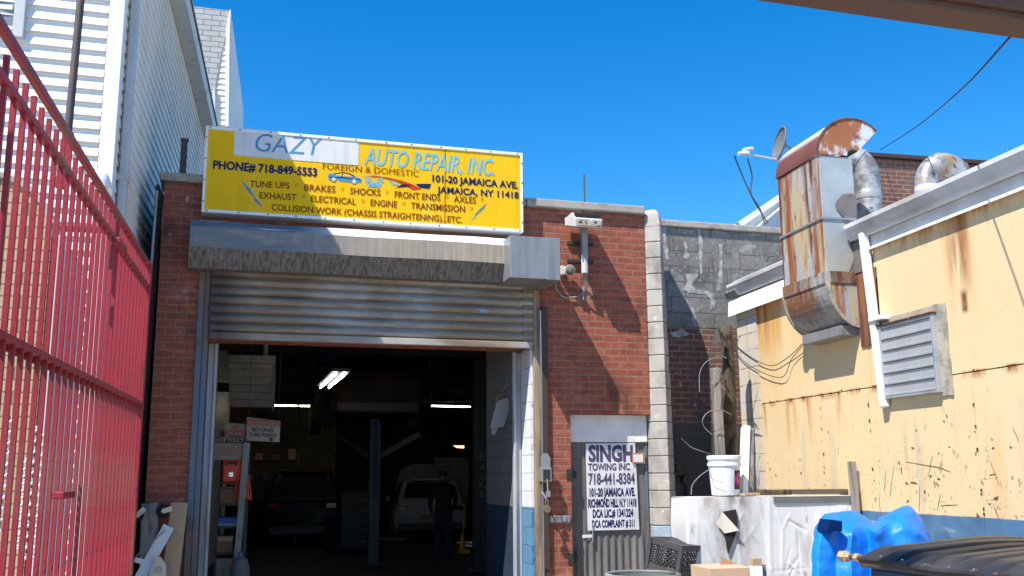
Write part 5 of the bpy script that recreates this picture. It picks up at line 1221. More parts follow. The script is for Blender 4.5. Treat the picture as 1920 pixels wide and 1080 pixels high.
s.part('raw_end', MB().bar((a[0] - .005, 7.62, a[1] - .055), (a[0] - .005, 7.62, a[1] + .004), .075, .055, up=(0, 1, 0)), M['rawwood'])
s.part('grey_backing', MB().bar((a[0] + .07, 7.66, 0), (a[0] + .062, 7.66, a[1] - .05), .06, .05, up=(0, 1, 0)), M['wood'])

# blue tarp
bx_ = XP(1640, 1000, 6.45)[0]
def crease(x, y, z, sd):
    return (1 - 2 * abs(nz(x * 3.1 + z * 1.7, y * 3.1 - z * 2.3, sd))) * .6 + (1 - 2 * abs(nz(x * 7 - z * 3, y * 7 + z * 5, sd + 2))) * .25
def bt(x, y):
    l = XP(1575, 962, 6.3); r_ = XP(1700, 948, 6.3)
    z = 1.17 + .12 * math.exp(-((x - l[0]) / .17) ** 2) + .20 * math.exp(-((x - r_[0] + .01) / .13) ** 2)
    return z - .04 * ((y - 6.52) / .24) ** 2 + .02 * nz(x * 7, y * 7, 3)
ROWS = [[(1526, 1000, 6.95), (1548, 985, 6.95), (1575, 985, 6.95), (1602, 982, 6.95), (1622, 985, 6.95), (1638, 990, 6.95), (1660, 980, 6.95), (1688, 970, 6.95), (1712, 970, 6.95), (1730, 990, 6.95), (1745, 1015, 6.95)],
 [(1531, 985, 6.5), (1547, 964, 6.5), (1575, 959, 6.55), (1602, 957, 6.6), (1622, 968, 6.6), (1638, 981, 6.55), (1660, 966, 6.55), (1690, 949, 6.6), (1710, 950, 6.6), (1726, 972, 6.6), (1740, 1000, 6.6)],
 [(1527, 998, 6.38), (1541, 976, 6.36), (1570, 974, 6.36), (1602, 982, 6.34), (1625, 990, 6.36), (1641, 998, 6.22), (1664, 982, 6.36), (1688, 962, 6.42), (1712, 962, 6.44), (1731, 984, 6.46), (1746, 1010, 6.52)],
 [(1523, 1030, 6.34), (1538, 1024, 6.22), (1572, 1004, 6.28), (1598, 1000, 6.18), (1626, 1018, 6.34), (1646, 1022, 6.14), (1670, 1006, 6.33), (1692, 990, 6.30), (1718, 998, 6.30), (1738, 1010, 6.40), (1752, 1030, 6.5)],
 [(1521, 1062, 6.32), (1537, 1060, 6.17), (1568, 1050, 6.26), (1596, 1046, 6.16), (1630, 1056, 6.32), (1655, 1060, 6.15), (1680, 1050, 6.30), (1705, 1042, 6.24), (1730, 1044, 6.30), (1748, 1050, 6.36), (1762, 1060, 6.48)],
 [(1519, 1120, 6.30), (1536, 1118, 6.12), (1566, 1110, 6.24), (1598, 1106, 6.10), (1634, 1112, 6.30), (1662, 1118, 6.10), (1690, 1110, 6.28), (1715, 1105, 6.20), (1738, 1105, 6.28), (1756, 1110, 6.34), (1770, 1120, 6.46)]]
ROWS = [[(x, y, (sum(q[2] for q in row) / 11) + .5 * (d_ - sum(q[2] for q in row) / 11)) if k > 2 else (x, y, d_) for x, y, d_ in row] for k, row in enumerate(ROWS)]
P3 = [[Vector(X3(*p)) for p in row] for row in ROWS]
P3 = [[Vector((p.x, 7.05, 0)) for p in P3[0]]] + P3 + [[Vector((p.x + .02 * nz(i, 3), p.y - .03, 0)) for i, p in enumerate(P3[-1])]]
def linpath(pts, k=9): return [pts[i].lerp(pts[i + 1], j / k) for i in range(len(pts) - 1) for j in range(k)] + [pts[-1]]
def blend(pts): return [a_.lerp(b_, .35) for a_, b_ in zip(linpath(pts), smoothpath(pts, 9))]
dense = [blend(row) for row in P3]
cols = [blend([row[i] for row in dense]) for i in range(len(dense[0]))]
nr, nc = len(cols[0]), len(cols); mb = MB()
V_ = []
for j in range(nr):
    for i in range(nc):
        v = cols[i][j]; e_ = 1 if .02 < v.z else 0
        V_.append((v.x + .006 * crumple(v.x * 3, v.y * 3, v.z * 3) * e_, v.y + .022 * crumple(v.x * 1.6 + 2, v.y * 1.6, v.z * 1.6) * e_, v.z + .007 * crumple(v.x * 3, v.y * 3 + 4, v.z * 2) * e_))
mb.add(V_, [(j * nc + i, j * nc + i + 1, (j + 1) * nc + i + 1, (j + 1) * nc + i) for j in range(nr - 1) for i in range(nc - 1)])
for side_ in (0, nc - 1):       # close the ends of the heap
    o_ = len(mb.v); mb.add([V_[j * nc + side_] for j in range(nr)], [tuple(range(nr))])
bth = single('blue_tarp_heap', 'glossy bright blue tarpaulin draped over a tall heap beside the dumpster', 'tarp', mb, M['bluetarp'], (bx_, 6.52, 0), smooth=True)
hq = [XP(x, y, 6.20) for x, y in ((1557, 974), (1579, 977), (1579, 997), (1551, 996))]
hole = mesh_obj('slit', MB().prism(hq, 1, 6.20, 6.34), M['navydark'], (bx_, 6.52, 0)); hole.parent = bth


# dumpster
zL = 1.215
e0 = Vector((*ZP(1612, 1031, zL), 0)); e1 = Vector((*ZP(1920, 1063, zL), 0)); dd = (e1 - e0).normalized(); angd = math.atan2(dd.y, dd.x)
s = Thing('dumpster', 'scratched blue steel dumpster with black ribbed plastic lid at lower right', 'dumpster', (e0.x, e0.y, 0), rz=angd)
s.loc = Vector((0, 0, 0)); LW = 2.0; LD = .95
mb = MB(); mb.box(0.03, LW, .03, LD, .12, zL - .088); s.part('body', mb, M['bluesteel'], bevel=.01)
mb = MB()
for x in (.5, 1.0, 1.5): mb.box(x, x + .06, .0, .028, .12, zL - .11)
s.part('stiffeners', mb, M['bluesteel'], bevel=.008)
mb = MB(); mb.box(-.0, LW + .03, -.012, .055, zL - .085, zL - .036); s.part('rim_rail', mb, M['rail'], bevel=.012)
mb = MB(); mb.tube([(-.16, .03, zL - .045), (LW, .03, zL - .045)], .013, 10); rod = s.part('hinge_rod', mb, M['rail'])
mb = MB(); mb.lathe([(.03, 0), (.032, .02), (.03, .045), (.018, .05), (.018, .075)], (-.19, .03, zL - .045), 6, 'x'); mb.lathe([(.022, 0), (.022, .03)], (-.075, .03, zL - .045), 8, 'x'); s.part('bolt', mb, M['bolt'], rod)
def lidf(u_, v_):
    x = .0 + (LW - .0) * u_; y = -.02 + (LD + .02) * v_
    rib = ((x / .15) % 1.0); prof_ = .040 * (ease(min(1, min(rib, 1 - rib) * 4)))
    fade = ease(min(1, v_ * 9))
    z = zL - .035 + .04 * math.sin(min(1, v_ * 1.15) * PI * .5) + prof_ * fade + .012 * nz(x * 3, y * 2) - .02 * x / LW
    ov = .012 if (x > .9) else 0
    return (x, y, z + ov * (1 - v_))
mb = MB().grid(lidf, 240, 16); mb.grid(lambda a, b: (lidf(a, 0)[0], -.02 - .003 * b, lidf(a, 0)[2] - .012 * b), 240, 2)
s.part('lid', mb, M['lid'], smooth=True)
mb = MB()
for i in range(1, 13):
    x = i * .15 - .012; p = lidf(x / LW, .03); mb.lathe([(.006, 0), (.004, .006)], (p[0], p[1] + .006, p[2] + .002), 6)
s.part('rivets', mb, M['chrome'])

# ------------------------------------------------------------------ boards and dolly against left pier
w0 = -.35
def B3(px, py, w_): q = XP(230 + px / 6, 900 + py / 6, w_); return (q[0], w_, q[1])
s = Thing('furniture_dolly', 'upended wooden dolly with two castor wheels leaning on left brick pier', 'dolly', (-1.35, 10.6, 0))
a = B3(310, 265, 10.75); b = B3(305, 1080, 10.5)
mb = MB(); mb.bar((b[0] + .0, 10.45, 0), a, .16, .05, up=(0, 1, 0)); s.part('frame_board', mb, M['wood'], label='grey weathered board', bevel=.005)
a = B3(640, 258, 10.75); b = B3(570, 700, 10.6); c_ = B3(520, 1080, 10.45)
mb = MB(); mb.bar((c_[0] - .02, 10.4, 0), a, .16, .05, up=(0, 1, 0)); s.part('frame_board', mb, M['rawwood'], label='tan board with torn edge', bevel=.005)
for (px, py, qx, qy) in ((455, 350, 560, 320), (155, 405, 255, 320)):
    c_ = B3(px, py, 10.66); d_ = B3(qx, qy, 10.66)
    mb = MB(); mb.lathe([(.0, -.02), (.062, -.02), (.068, 0), (.062, .02), (0, .02)], c_, 22, 'y'); wh = s.part('castor', mb, M['tyre'], smooth=True)
    mb = MB(); mb.bar((c_[0], 10.63, c_[2]), (d_[0], 10.63, d_[2]), .05, .012, up=(0, 1, 0)); mb.lathe([(.015, -.04), (.015, 0)], (c_[0], 10.655, c_[2]), 8, 'y'); s.part('fork', mb, M['cream_plastic'], wh)
a = B3(520, 520, 10.5); b = B3(200, 1100, 10.4); dv = (Vector(a) - Vector(b)).normalized(); foot = Vector(b) - dv * (b[2] / dv.z)
s = Thing('steel_bracket_arm', 'pale grey folded steel arm leaning in front of dolly boards', 'metal arm', tuple(foot))
mb = MB(); mb.bar(foot, a, .11, .03, up=(0, 1, 0)); s.part('arm', mb, M['greywhite'], bevel=.006)
c_ = B3(405, 1010, 10.4)
mb = MB(); mb.prism([(c_[0] - .10, c_[2] - .1), (c_[0] + .07, c_[2] - .06), (c_[0] + .07, c_[2] + .04), (c_[0] + .02, c_[2] + .12), (c_[0] - .03, c_[2] + .13)], 1, 10.36, 10.375); s.part('plate', mb, M['cream_plastic'], bevel=.004)
s.part('bolt', MB().lathe([(.03, -.015), (.03, .01)], (c_[0] + .01, 10.352, c_[2]), 6, 'y'), M['steel'])
s.part('cross_strut', MB().bar(B3(140, 895, 10.42), B3(270, 930, 10.42), .05, .02, up=(0, 1, 0)), M['greywhite'])
pts = [B3(480, 560, 10.45), B3(300, 730, 10.4), B3(160, 850, 10.4), B3(90, 1000, 10.4), B3(40, 1150, 10.4)]
s.part('cord', MB().tube(smoothpath(pts), .006, 6), M['hose'])

# ================================================================== INSIDE THE GARAGE
def G3(px, py, Y): q = XP(px, py, Y); return Vector((q[0], Y, q[1]))
# cars -----------------------------------------------------------------
def car(name, label, loc, rz, paint, Lc, Wc, Hc, hood_up=False, plain=False, tail_h=(.62, .80), roof0=.22):
    t = Thing(name, label, 'car', loc, rz=rz); t.loc = Vector((0, 0, 0))
    # local: rear at y=0 facing -y, nose at y=Lc ; body loft from cross sections
    hw = Wc / 2
    def section(y, zb_, zt, wb, wt, n=10):
        pts = []
        for i in range(2 * n + 1):
            a = -1 + i / n
            pts.append(None)
        return [(-wb * .92, y, zb_), (-wb, y, zb_ + .12), (-wb, y, zb_ + (zt - zb_) * .55), (-wt, y, zt - .04), (-wt * .9, y, zt), (0, y, zt + .015), (wt * .9, y, zt), (wt, y, zt - .04), (wb, y, zb_ + (zt - zb_) * .55), (wb, y, zb_ + .12), (wb * .92, y, zb_)]
    belt = Hc * .62
    secs = [(0.0, .30, belt * .80, hw * .86, hw * .80), (.06, .26, belt * .98, hw * .95, hw * .88), (.35, .22, belt, hw, hw * .93), (Lc * .45, .20, belt, hw, hw * .93), (Lc * .68, .20, belt * .99, hw, hw * .92), (Lc * .85, .22, belt * .90, hw * .98, hw * .86), (Lc * .97, .26, belt * .76, hw * .9, hw * .78), (Lc, .32, belt * .66, hw * .78, hw * .68)]
    rows = [section(*q_) for q_ in secs]; mb = MB(); nn = len(rows[0])
    mb.add([p for r in rows for p in r], [(i * nn + k, i * nn + k + 1, (i + 1) * nn + k + 1, (i + 1) * nn + k) for i in range(len(rows) - 1) for k in range(nn - 1)] + [tuple(range(nn)), tuple(range((len(rows) - 1) * nn, len(rows) * nn))[::-1]] + [(i * nn, (i + 1) * nn, (i + 2) * nn - 1, (i + 1) * nn - 1) for i in range(len(rows) - 1)])
    body = t.part('body', mb, M[paint], smooth=True)
    # greenhouse
    gy = [(.10, belt - .02, hw * .88), (.10 + roof0 * 1.9, Hc - .03, hw * .70), (Lc * .40, Hc, hw * .72), (Lc * .52, Hc - .04, hw * .70), (Lc * .70, belt - .02, hw * .84)]
    mb = MB(); v = []
    for (y_, z_, w_) in gy: v += [(-w_, y_, z_), (w_, y_, z_)]
    base = [(-hw * .9, .10, belt - .03), (hw * .9, .10, belt - .03), (-hw * .9, Lc * .70, belt - .03), (hw * .9, Lc * .70, belt - .03)]
    f = [(0, 1, 3, 2), (2, 3, 5, 4), (4, 5, 7, 6), (6, 7, 9, 8), (0, 2, 4, 6, 8), (9, 7, 5, 3, 1), (0, 8, 9, 1)]
    mb.add(v, f); cab = t.part('cabin', mb, M[paint], bevel=.05)
    # windows: rear, front, sides (slightly proud)
    def rect(y0_, z0_, y1_, z1_, w0_, w1_): return None
    mb = MB(); (ya, za, wa), (yb_, zb2_, wb2) = gy[0], gy[1]; off = .012
    def rp(fr, k): return (k * (wa + (wb2 - wa) * fr) * .86, ya + (yb_ - ya) * fr - off, za + (zb2_ - za) * fr + off * .4)
    mb.add([rp(.22, -1), rp(.22, 1), rp(.86, .96), rp(.86, -.96)], [(0, 1, 2, 3)]); t.part('rear_window', mb, M['glass'])
    mb = MB(); (ya, za, wa), (yb_, zb2_, wb2) = gy[4], gy[3]
    def wp(fr, k): return (k * (wa + (wb2 - wa) * fr) * .88, ya + (yb_ - ya) * fr + off, za + (zb2_ - za) * fr + off * .4)
    mb.add([wp(.1, -1), wp(.1, 1), wp(.92, 1), wp(.92, -1)], [(0, 1, 2, 3)]); t.part('windscreen', mb, M['glass'])
    for sx in (-1, 1):
        mb = MB(); zt = Hc - .10; z_ = belt + .04
        def sw(y_, z): fr = (z - belt) / (Hc - belt); return (sx * (hw * .88 + (hw * .71 - hw * .88) * fr + .012), y_, z)
        mb.add([sw(.10 + roof0 * .9 + .15, z_), sw(Lc * .66, z_), sw(Lc * .53, zt), sw(.10 + roof0 * 1.9 + .12, zt)], [(0, 1, 2, 3)]); t.part('side_window', mb, M['glass'])
        mb = MB(); zl0, zl1 = belt * tail_h[0] / .62 * .72, belt * .93
        mb.box(sx * hw * .58 - (.0 if sx > 0 else .26), sx * hw * .58 + (.26 if sx > 0 else 0), -.012, .07, zl0 + .08, zl1); t.part('taillight', mb, M['cardark' if plain else 'taillight'], bevel=.02)
        mb = MB(); mb.box(min(sx * hw * 1.0, sx * hw * 1.12), max(sx * hw * 1.0, sx * hw * 1.12), Lc * .60, Lc * .60 + .12, belt + .0, belt + .13); t.part('mirror', mb, M[paint], bevel=.02)
        for yw in (Lc * .18, Lc * .80):
            mb = MB(); mb.lathe([(.20, -.10), (.31, -.10), (.33, -.07), (.33, .07), (.31, .10), (.20, .10)], (sx * (hw - .10), yw, .33), 24, 'x'); wh_ = t.part('wheel', mb, M['tyre'], smooth=True)
            mb = MB(); mb.lathe([(0, sx * .09), (.19, sx * .09), (.2, sx * .06), (0, sx * .05)], (sx * (hw - .10), yw, .33), 20, 'x'); t.part('rim', mb, M['steel'], wh_)
    mb = MB(); mb.box(-hw * .84, hw * .84, -.05, .12, .26, .46); bp = t.part('bumper', mb, M['iron'], bevel=.04)
    mb = MB(); mb.box(-.26, .26, -.012, .002, belt * .56, belt * .56 + .13); t.part('licence_plate', mb, M['cardark' if plain or paint == 'carblack' else 'greypad'])
    mb = MB(); mb.box(-hw * .55, hw * .55, .10 + roof0 * 1.9 - .16, .10 + roof0 * 1.9 + .08, Hc - .035, Hc + .01); t.part('spoiler', mb, M[paint], bevel=.02)
    if hood_up:
        mb = MB()
        def hf(a, b):
            x = (a * 2 - 1) * hw * (.80 - .10 * b ** 3); zz_ = belt * .95 + 1.02 * b; yy_ = Lc * .72 + .28 * b
            return (x, yy_ - .07 * (1 - (a * 2 - 1) ** 2), zz_ - .20 * abs(a * 2 - 1) ** 4 * b)
        mb.grid(hf, 16, 10); mb.grid(lambda a, b: tuple(Vector(hf(a, b)) + Vector((0, .03, 0))), 16, 10)
        t.part('raised_bonnet', mb, M[paint], smooth='all')
    return t
wl = XP(730, 960, 25); wr_ = XP(872, 960, 25)
car('white_hatchback', 'white hatchback seen from behind with its bonnet raised inside the garage', ((wl[0] + wr_[0]) / 2 + .02, 24.6, .006), R_(-4), 'carwhite', 3.8, 1.86, 1.50, hood_up=True)
bl_ = XP(508, 960, 24.0); br_ = XP(625, 960, 24)
car('black_suv', 'black sport utility vehicle parked deep inside the garage at left', ((bl_[0] + br_[0]) / 2, 23.8, .006), R_(-2), 'carblack', 4.6, 1.80, 1.72, roof0=.14)
# bright trim seen on the black SUV
# two-post lift with a raised car
lp = XP(702, 900, 18.7)
s = Thing('lift_post', 'blue steel vehicle lift post under the raised car', 'vehicle lift', (lp[0], 18.7, 0))
s.part('column', MB().box(lp[0] - .10, lp[0] + .10, 18.6, 18.8, .0, 2.55).box(lp[0] - .16, lp[0] + .16, 18.55, 18.85, 0, .03), M['liftdark'], bevel=.01)
a = [G3(690, 783, 18.58), G3(712, 783, 18.58), G3(712, 812, 18.58)]
s.part('top_bracket', MB().prism([(p.x, p.z) for p in a] , 1, 18.56, 18.59), M['liftblue'])
s.part('carriage', MB().box(lp[0] - .04, lp[0] + .04, 18.54, 18.59, 1.2, 2.6), M['liftdim'])
s.part('arm', MB().bar((lp[0], 18.7, 1.9), (lp[0] + .8, 18.4, 2.35), .12, .10).bar((lp[0], 18.7, 1.9), (lp[0] - .6, 19.3, 2.35), .12, .10), M['liftdark'])
rp2 = XP(904, 900, 17.0)
s = Thing('lift_post', 'dark steel lift post with a word painted down its front on the right', 'vehicle lift', (rp2[0], 17, 0))
s.part('column', MB().box(rp2[0] - .14, rp2[0] + .14, 16.9, 17.2, 0, 3.6).box(rp2[0] - .22, rp2[0] + .22, 16.85, 17.25, 0, .03), M['liftdark'], bevel=.01)
mb = MB()
for ch_, py in (('E', 862), ('A', 882), ('G', 899), ('L', 915), ('E', 932)):
    a = G3(899, py, 16.893); b = G3(911, py, 16.893); t_ = G3(899, py - 12, 16.893); lettering(mb, ch_, (a.x, a.z), (b.x, b.z), (0, t_.z - a.z), 16.893, .01)
s.part('painted_word', mb, M['greypad'])
cz_ = XP(700, 770, 18.5)
car('raised_car', 'dark car lifted high on the vehicle lift seen from below', (cz_[0], 17.4, 2.42), R_(4), 'cardark', 4.2, 1.75, 1.4, plain=True)
# fluorescent fittings
def fitting(label, a, b, tubes, wd, mk, nt_=2):
    a = Vector(a); b = Vector(b); t = Thing('fluorescent_light', label, 'ceiling light', tuple((a + b) / 2 + Vector((0, 0, .05))), group='fluorescent lights in the garage')
    d = (b - a).normalized(); sd = d.cross(Vector((0, 0, 1))).normalized()
    t.part('housing', MB().bar(a + Vector((0, 0, .05)), b + Vector((0, 0, .05)), wd, .05), M['liftdark'])
    t.part('hanger', MB().tube([a.lerp(b, .2) + Vector((0, 0, .07)), Vector((a.lerp(b, .2).x, a.lerp(b, .2).y, 4.14))], .008, 6).tube([a.lerp(b, .8) + Vector((0, 0, .07)), Vector((a.lerp(b, .8).x, a.lerp(b, .8).y, 4.14))], .008, 6), M['iron'])
    for i in range(nt_):
        o = sd * (wd * .5 * ((i + .5) / nt_ * 2 - 1))
        t.part('tube', MB().tube([a + o, b + o], .013, 8), M[mk])
def atz(px, py, z): q = ZP(px, py, z); return (q[0], q[1], z)
fitting('fluorescent light slanting below the joists near the doorway', atz(640, 700, 3.0), atz(609, 727, 3.0), 2, .26, 'tube')
a = G3(490, 760, 23.0); b = G3(614, 762, 23.0)
fitting('long fluorescent light at the back left over black vehicle', a, b, 1, .10, 'tube_warm', 1)
a = G3(809, 761, 23.0); b = G3(882, 763, 23.0)
fitting('short fluorescent light at the back right of garage', a, b, 1, .10, 'tube', 1)
a = G3(860, 838, 22.5)
s = Thing('work_lamp', 'small orange glowing work lamp hanging above white hatchback', 'lamp', tuple(a))
s.part('shade', MB().box(a.x - .15, a.x + .13, 22.4, 22.6, a.z + .03, a.z + .06), M['iron'])
s.part('bulb', MB().prism([(a.x - .12, a.z + .028), (a.x + .12, a.z + .028), (a.x + .12, a.z - .03), (a.x - .04, a.z - .02)], 1, 22.46, 22.52), M['bulb'])
s.part('cord', MB().tube([(a.x, 22.5, a.z + .06), (a.x, 22.5, 4.14)], .006, 6), M['cable'])
# yellow jack handle
a = G3(871, 942, 21.0); b = G3(868, 990, 21.0)
s = Thing('jack_handle', 'yellow tipped upright jack handle beside the white hatchback', 'jack', (b.x, 21, 0))
s.part('pole', MB().tube([(b.x, 21, .1), tuple(a)], .018, 8), mat('tan_jack_tube', (.42, .33, .16)))
s.part('pump', MB().lathe([(.06, 0), (.07, .12), (.05, .30), (.02, .42)], (b.x - .01, 21, .0), 12).box(b.x - .1, b.x + .1, 20.7, 21.1, 0.0, .08), M['jackyellow'], smooth=True)
# person
px_ = XP(831, 1000, 18.6); pz0 = .006
def person(loc):
    t = Thing('person', 'person in dark work clothes standing bowed in front of white hatchback', 'person', loc); t.loc = Vector((0, 0, 0))
    V = [(0, 0, .92, .15, .12), (0, -.01, 1.10, .155, .115), (0, .0, 1.28, .18, .125), (0, .03, 1.40, .12, .09), (0, .06, 1.47, .055, .055), (0, .10, 1.56, .085, .10), (0, .11, 1.64, .07, .085),
         (.09, 0, .86, .10, .10), (.10, -.01, .48, .065, .07), (.105, .02, .09, .045, .05), (.11, .12, .04, .04, .035),
         (-.09, 0, .86, .10, .10), (-.105, .03, .48, .065, .07), (-.11, .05, .09, .045, .05), (-.115, .15, .04, .04, .035),
         (.20, .01, 1.36, .06, .06), (.235, .02, 1.10, .045, .048), (.20, .16, .93, .035, .035), (.18, .22, .90, .03, .02),
         (-.20, .01, 1.36, .06, .06), (-.245, .03, 1.10, .045, .048), (-.21, .18, .94, .035, .035), (-.19, .24, .91, .03, .02)]
    E = [(0, 1), (1, 2), (2, 3), (3, 4), (4, 5), (5, 6), (0, 7), (7, 8), (8, 9), (9, 10), (0, 11), (11, 12), (12, 13), (13, 14), (3, 15), (15, 16), (16, 17), (17, 18), (3, 19), (19, 20), (20, 21), (21, 22)]
    for hand, sx in ((18, 1), (22, -1)):
        hx, hy, hz = V[hand][:3]
        for k in range(4):
            V.append((hx + sx * (-.024 + .016 * k), hy + .05, hz - .02 - .004 * k, .008, .008)); E.append((hand, len(V) - 1)); V.append((hx + sx * (-.024 + .016 * k), hy + .075, hz - .05, .007, .007)); E.append((len(V) - 2, len(V) - 1))
        V.append((hx - sx * .045, hy + .02, hz - .01, .009, .009)); E.append((hand, len(V) - 1))
    me = bpy.data.meshes.new('body'); me.from_pydata([v[:3] for v in V], E, []); o = bpy.data.objects.new('body', me); col.objects.link(o); o.parent = t.o
    sk = o.modifiers.new('skin', 'SKIN'); sk.use_smooth_shade = True
    for i, v in enumerate(V): me.skin_vertices[0].data[i].radius = (v[3], v[4])
    me.skin_vertices[0].data[0].use_root = True
    ss = o.modifiers.new('sub', 'SUBSURF'); ss.levels = 2; ss.render_levels = 2
    bpy.context.view_layer.update()
    m2 = bpy.data.meshes.new_from_object(o.evaluated_get(bpy.context.evaluated_depsgraph_get()))
    o.modifiers.clear(); o.data = m2; bpy.data.meshes.remove(me); m2.name = 'body'
    m2.materials.clear()
    for k_ in ('clothdark', 'skin', 'jeans', 'tyre'): m2.materials.append(M[k_])
    for p in m2.polygons:
        c_ = p.center; p.use_smooth = True
        p.material_index = 1 if (c_.z > 1.50 or (c_.y > .10 and .8 < c_.z < 1.0 and abs(c_.x) > .12)) else (3 if c_.z < .09 else (2 if c_.z < .90 else 0))
    mb = MB()
    mb.grid(lambda a, b: ((.088 * math.sin(b * PI * .62)) * math.cos(a * 2 * PI), .095 + .102 * math.sin(b * PI * .62) * math.sin(a * 2 * PI), 1.605 + .085 * math.cos(b * PI * .62)), 18, 8, True)
    t.part('hair', mb, M['hair'], smooth='all')
    return t
if True:
    try: person((px_[0], 18.6, pz0))
    except Exception as e: print('person', e)
# shelf rack with things (left inside)
s = Thing('storage_rack', 'steel storage rack crowded with boxes just inside left of the doorway', 'rack', (-.62, 12.6, 0))
mb = MB(); RX0, RX1, RY = -.82, -.50, 12.45
for x in (RX0, RX1):
    for y_ in (RY, RY + .4): mb.box(x - .015, x + .015, y_, y_ + .03, 0, 2.15)
s.part('uprights', mb, M['iron'])
levels = [.35, .72, 1.02, 1.28, 1.53]
for z in levels: s.part('shelf', MB().box(RX0 - .01, RX1 + .01, RY - .005, RY + .43, z - .02, z), M['iron'])
def item(nm_, label, cat, x0, x1, z, h, mk, group=None, yoff=.02, bv=.008):
    mb = MB(); mb.box(x0, x1, RY + yoff, RY + yoff + .28, z, z + h)
    t = Thing(nm_, label, cat, ((x0 + x1) / 2, RY + yoff + .1, z)); t.part('body', mb, M[mk], bevel=bv); return t
t = item('tool_case', 'red plastic tool case on top shelf of the storage rack', 'case', -.79, -.58, 1.53, .28, 'toolred', bv=.03)
t.part('handle', MB().tube([(-.74, RY + .01, 1.74), (-.74, RY - .02, 1.76), (-.63, RY - .02, 1.76), (-.63, RY + .01, 1.74)], .012, 8), M['iron']); t.part('clasp', MB().box(-.71, -.66, RY + .004, RY + .018, 1.60, 1.65), M['chrome'])
t = item('storage_bin', 'brown plastic bin on the second shelf of the rack', 'bin', -.80, -.62, 1.282, .18, 'binbrown'); t.part('rim', MB().box(-.81, -.61, RY + .01, RY + .31, 1.465, 1.48), M['binbrown'])
t = item('blue_carton', 'blue and white carton lying on the middle shelf of the rack', 'carton', -.81, -.58, 1.022, .10, 'boxblue'); t.part('white_band', MB().box(-.812, -.578, RY + .016, RY + .302, 1.025, 1.055), M['dim_white'])
t = item('brown_box', 'small brown box on shelf under the blue carton', 'box', -.82, -.64, .722, .18, 'binbrown'); t.part('lid', MB().box(-.825, -.635, RY + .014, RY + .304, .85, .905), M['card'])
t = item('carton', 'tan cardboard carton on the lowest shelf of the rack', 'carton', -.82, -.62, .352, .30, 'card'); t.part('tape', MB().box(-.74, -.70, RY + .017, RY + .019, .36, .655), M['dim_white'])
a = G3(430, 905, RY - .03)
s = Thing('cord_bundle', 'bundle of red cords hanging on the storage rack side', 'cord', (-.52, RY - .03, 1.2))
mb = MB()
for k in range(7): mb.tube(smoothpath([(-.60 + .02 * k, RY - .03, 1.62), (-.62 + .03 * k, RY - .045, 1.45 - .02 * k), (-.56 + .012 * k, RY - .03, 1.25 + .03 * k), (-.52, RY - .04, 1.5)]), .008, 6)
s.part('loops', mb, M['toolred'], smooth=True); s.part('hook', MB().tube([(-.54, RY - .02, 1.66), (-.54, RY - .05, 1.66), (-.54, RY - .05, 1.60)], .006, 6), M['chrome'])
a = G3(463, 830, 12.35); b = G3(441, 1085, 12.35); dv = (a - b).normalized(); f_ = b - dv * (b.z / dv.z)
single('white_board', 'long white board leaning upright beside the storage rack', 'board', MB().bar(f_, a, .075, .025, up=(0, 1, 0)), M['dim_white'], tuple(f_), bevel=.004)
a = G3(447, 1060, 12.2)
single('grey_canister', 'grey rounded canister on the floor at foot of white board', 'canister', MB().lathe([(.10, 0), (.11, .02), (.11, .55), (.08, .66), (.03, .69), (.03, .74)], (a.x + .02, 12.2, 0), 18), M['greypad'], (a.x + .02, 12.2, 0), smooth=True)
# signs inside
def board_sign(name, label, quad, Y, mk, lines, extra=None):
    P_ = [G3(x, y, Y) for x, y in quad]
    t = Thing(name, label, 'sign', tuple(P_[3]))
    t.part('board', MB().prism([(p.x, p.z) for p in P_], 1, Y, Y + .012), M[mk])
    for (st, xl, yl, xr, yr, cap, lm, bo) in lines:
        a = G3(xl, yl, Y); b = G3(xr, yr, Y); c_ = G3(xl, yl - cap, Y)
        t.part('lettering', lettering(MB(), st, (a.x, a.z), (b.x, b.z), (0, c_.z - a.z), Y - .006, bo), M[lm])
    return t
t = board_sign('warning_sign', 'tilted cream sign with red top band and black arrow hanging in doorway', [(463, 782), (526, 790), (524, 829), (462, 826)], 12.3, 'signcream',
    [('NO CUSTOMERS', 465, 796, 523, 800, 7, 'signcream', .03), ('BEYOND', 472, 808, 513, 811, 7, 'signblack', .02), ('THIS POINT', 467, 818, 519, 820.5, 7, 'signblack', .02)])
t.part('red_band', MB().prism([(p.x, p.z) for p in (G3(464, 784, 12.3), G3(525, 791, 12.3), G3(525, 801, 12.3), G3(464, 797, 12.3))], 1, 12.297, 12.2995), M['signred'])
t.part('arrow', MB().prism([(p.x, p.z) for p in (G3(506, 821, 12.3), G3(511, 821, 12.3), G3(511, 824, 12.3), G3(514, 824, 12.3), G3(509, 828, 12.3), G3(503, 824, 12.3), G3(506, 824, 12.3))], 1, 12.296, 12.2985), M['signblack'])
t.part('cord', MB().tube([tuple(G3(467, 784, 12.31)), (G3(467, 784, 12.31).x, 12.31, 4.14)], .004, 5).tube([tuple(G3(522, 791, 12.31)), (G3(522, 791, 12.31).x, 12.31, 4.14)], .004, 5), M['cable'])
t = board_sign('smoking_sign', 'faded no smoking notice above the policy poster', [(421, 793), (461, 795), (460, 819), (421, 817)], 12.40, 'signcream', [('NO', 434, 804, 448, 804, 7, 'signred', .03), ('SMOKING', 424, 815.5, 458, 816, 7, 'signcream', .03)])
t.part('red_band', MB().prism([(p.x, p.z) for p in (G3(422, 806, 12.4), G3(460, 807, 12.4), G3(460, 818.5, 12.4), G3(422, 817, 12.4))], 1, 12.397, 12.3995), M['signred'])
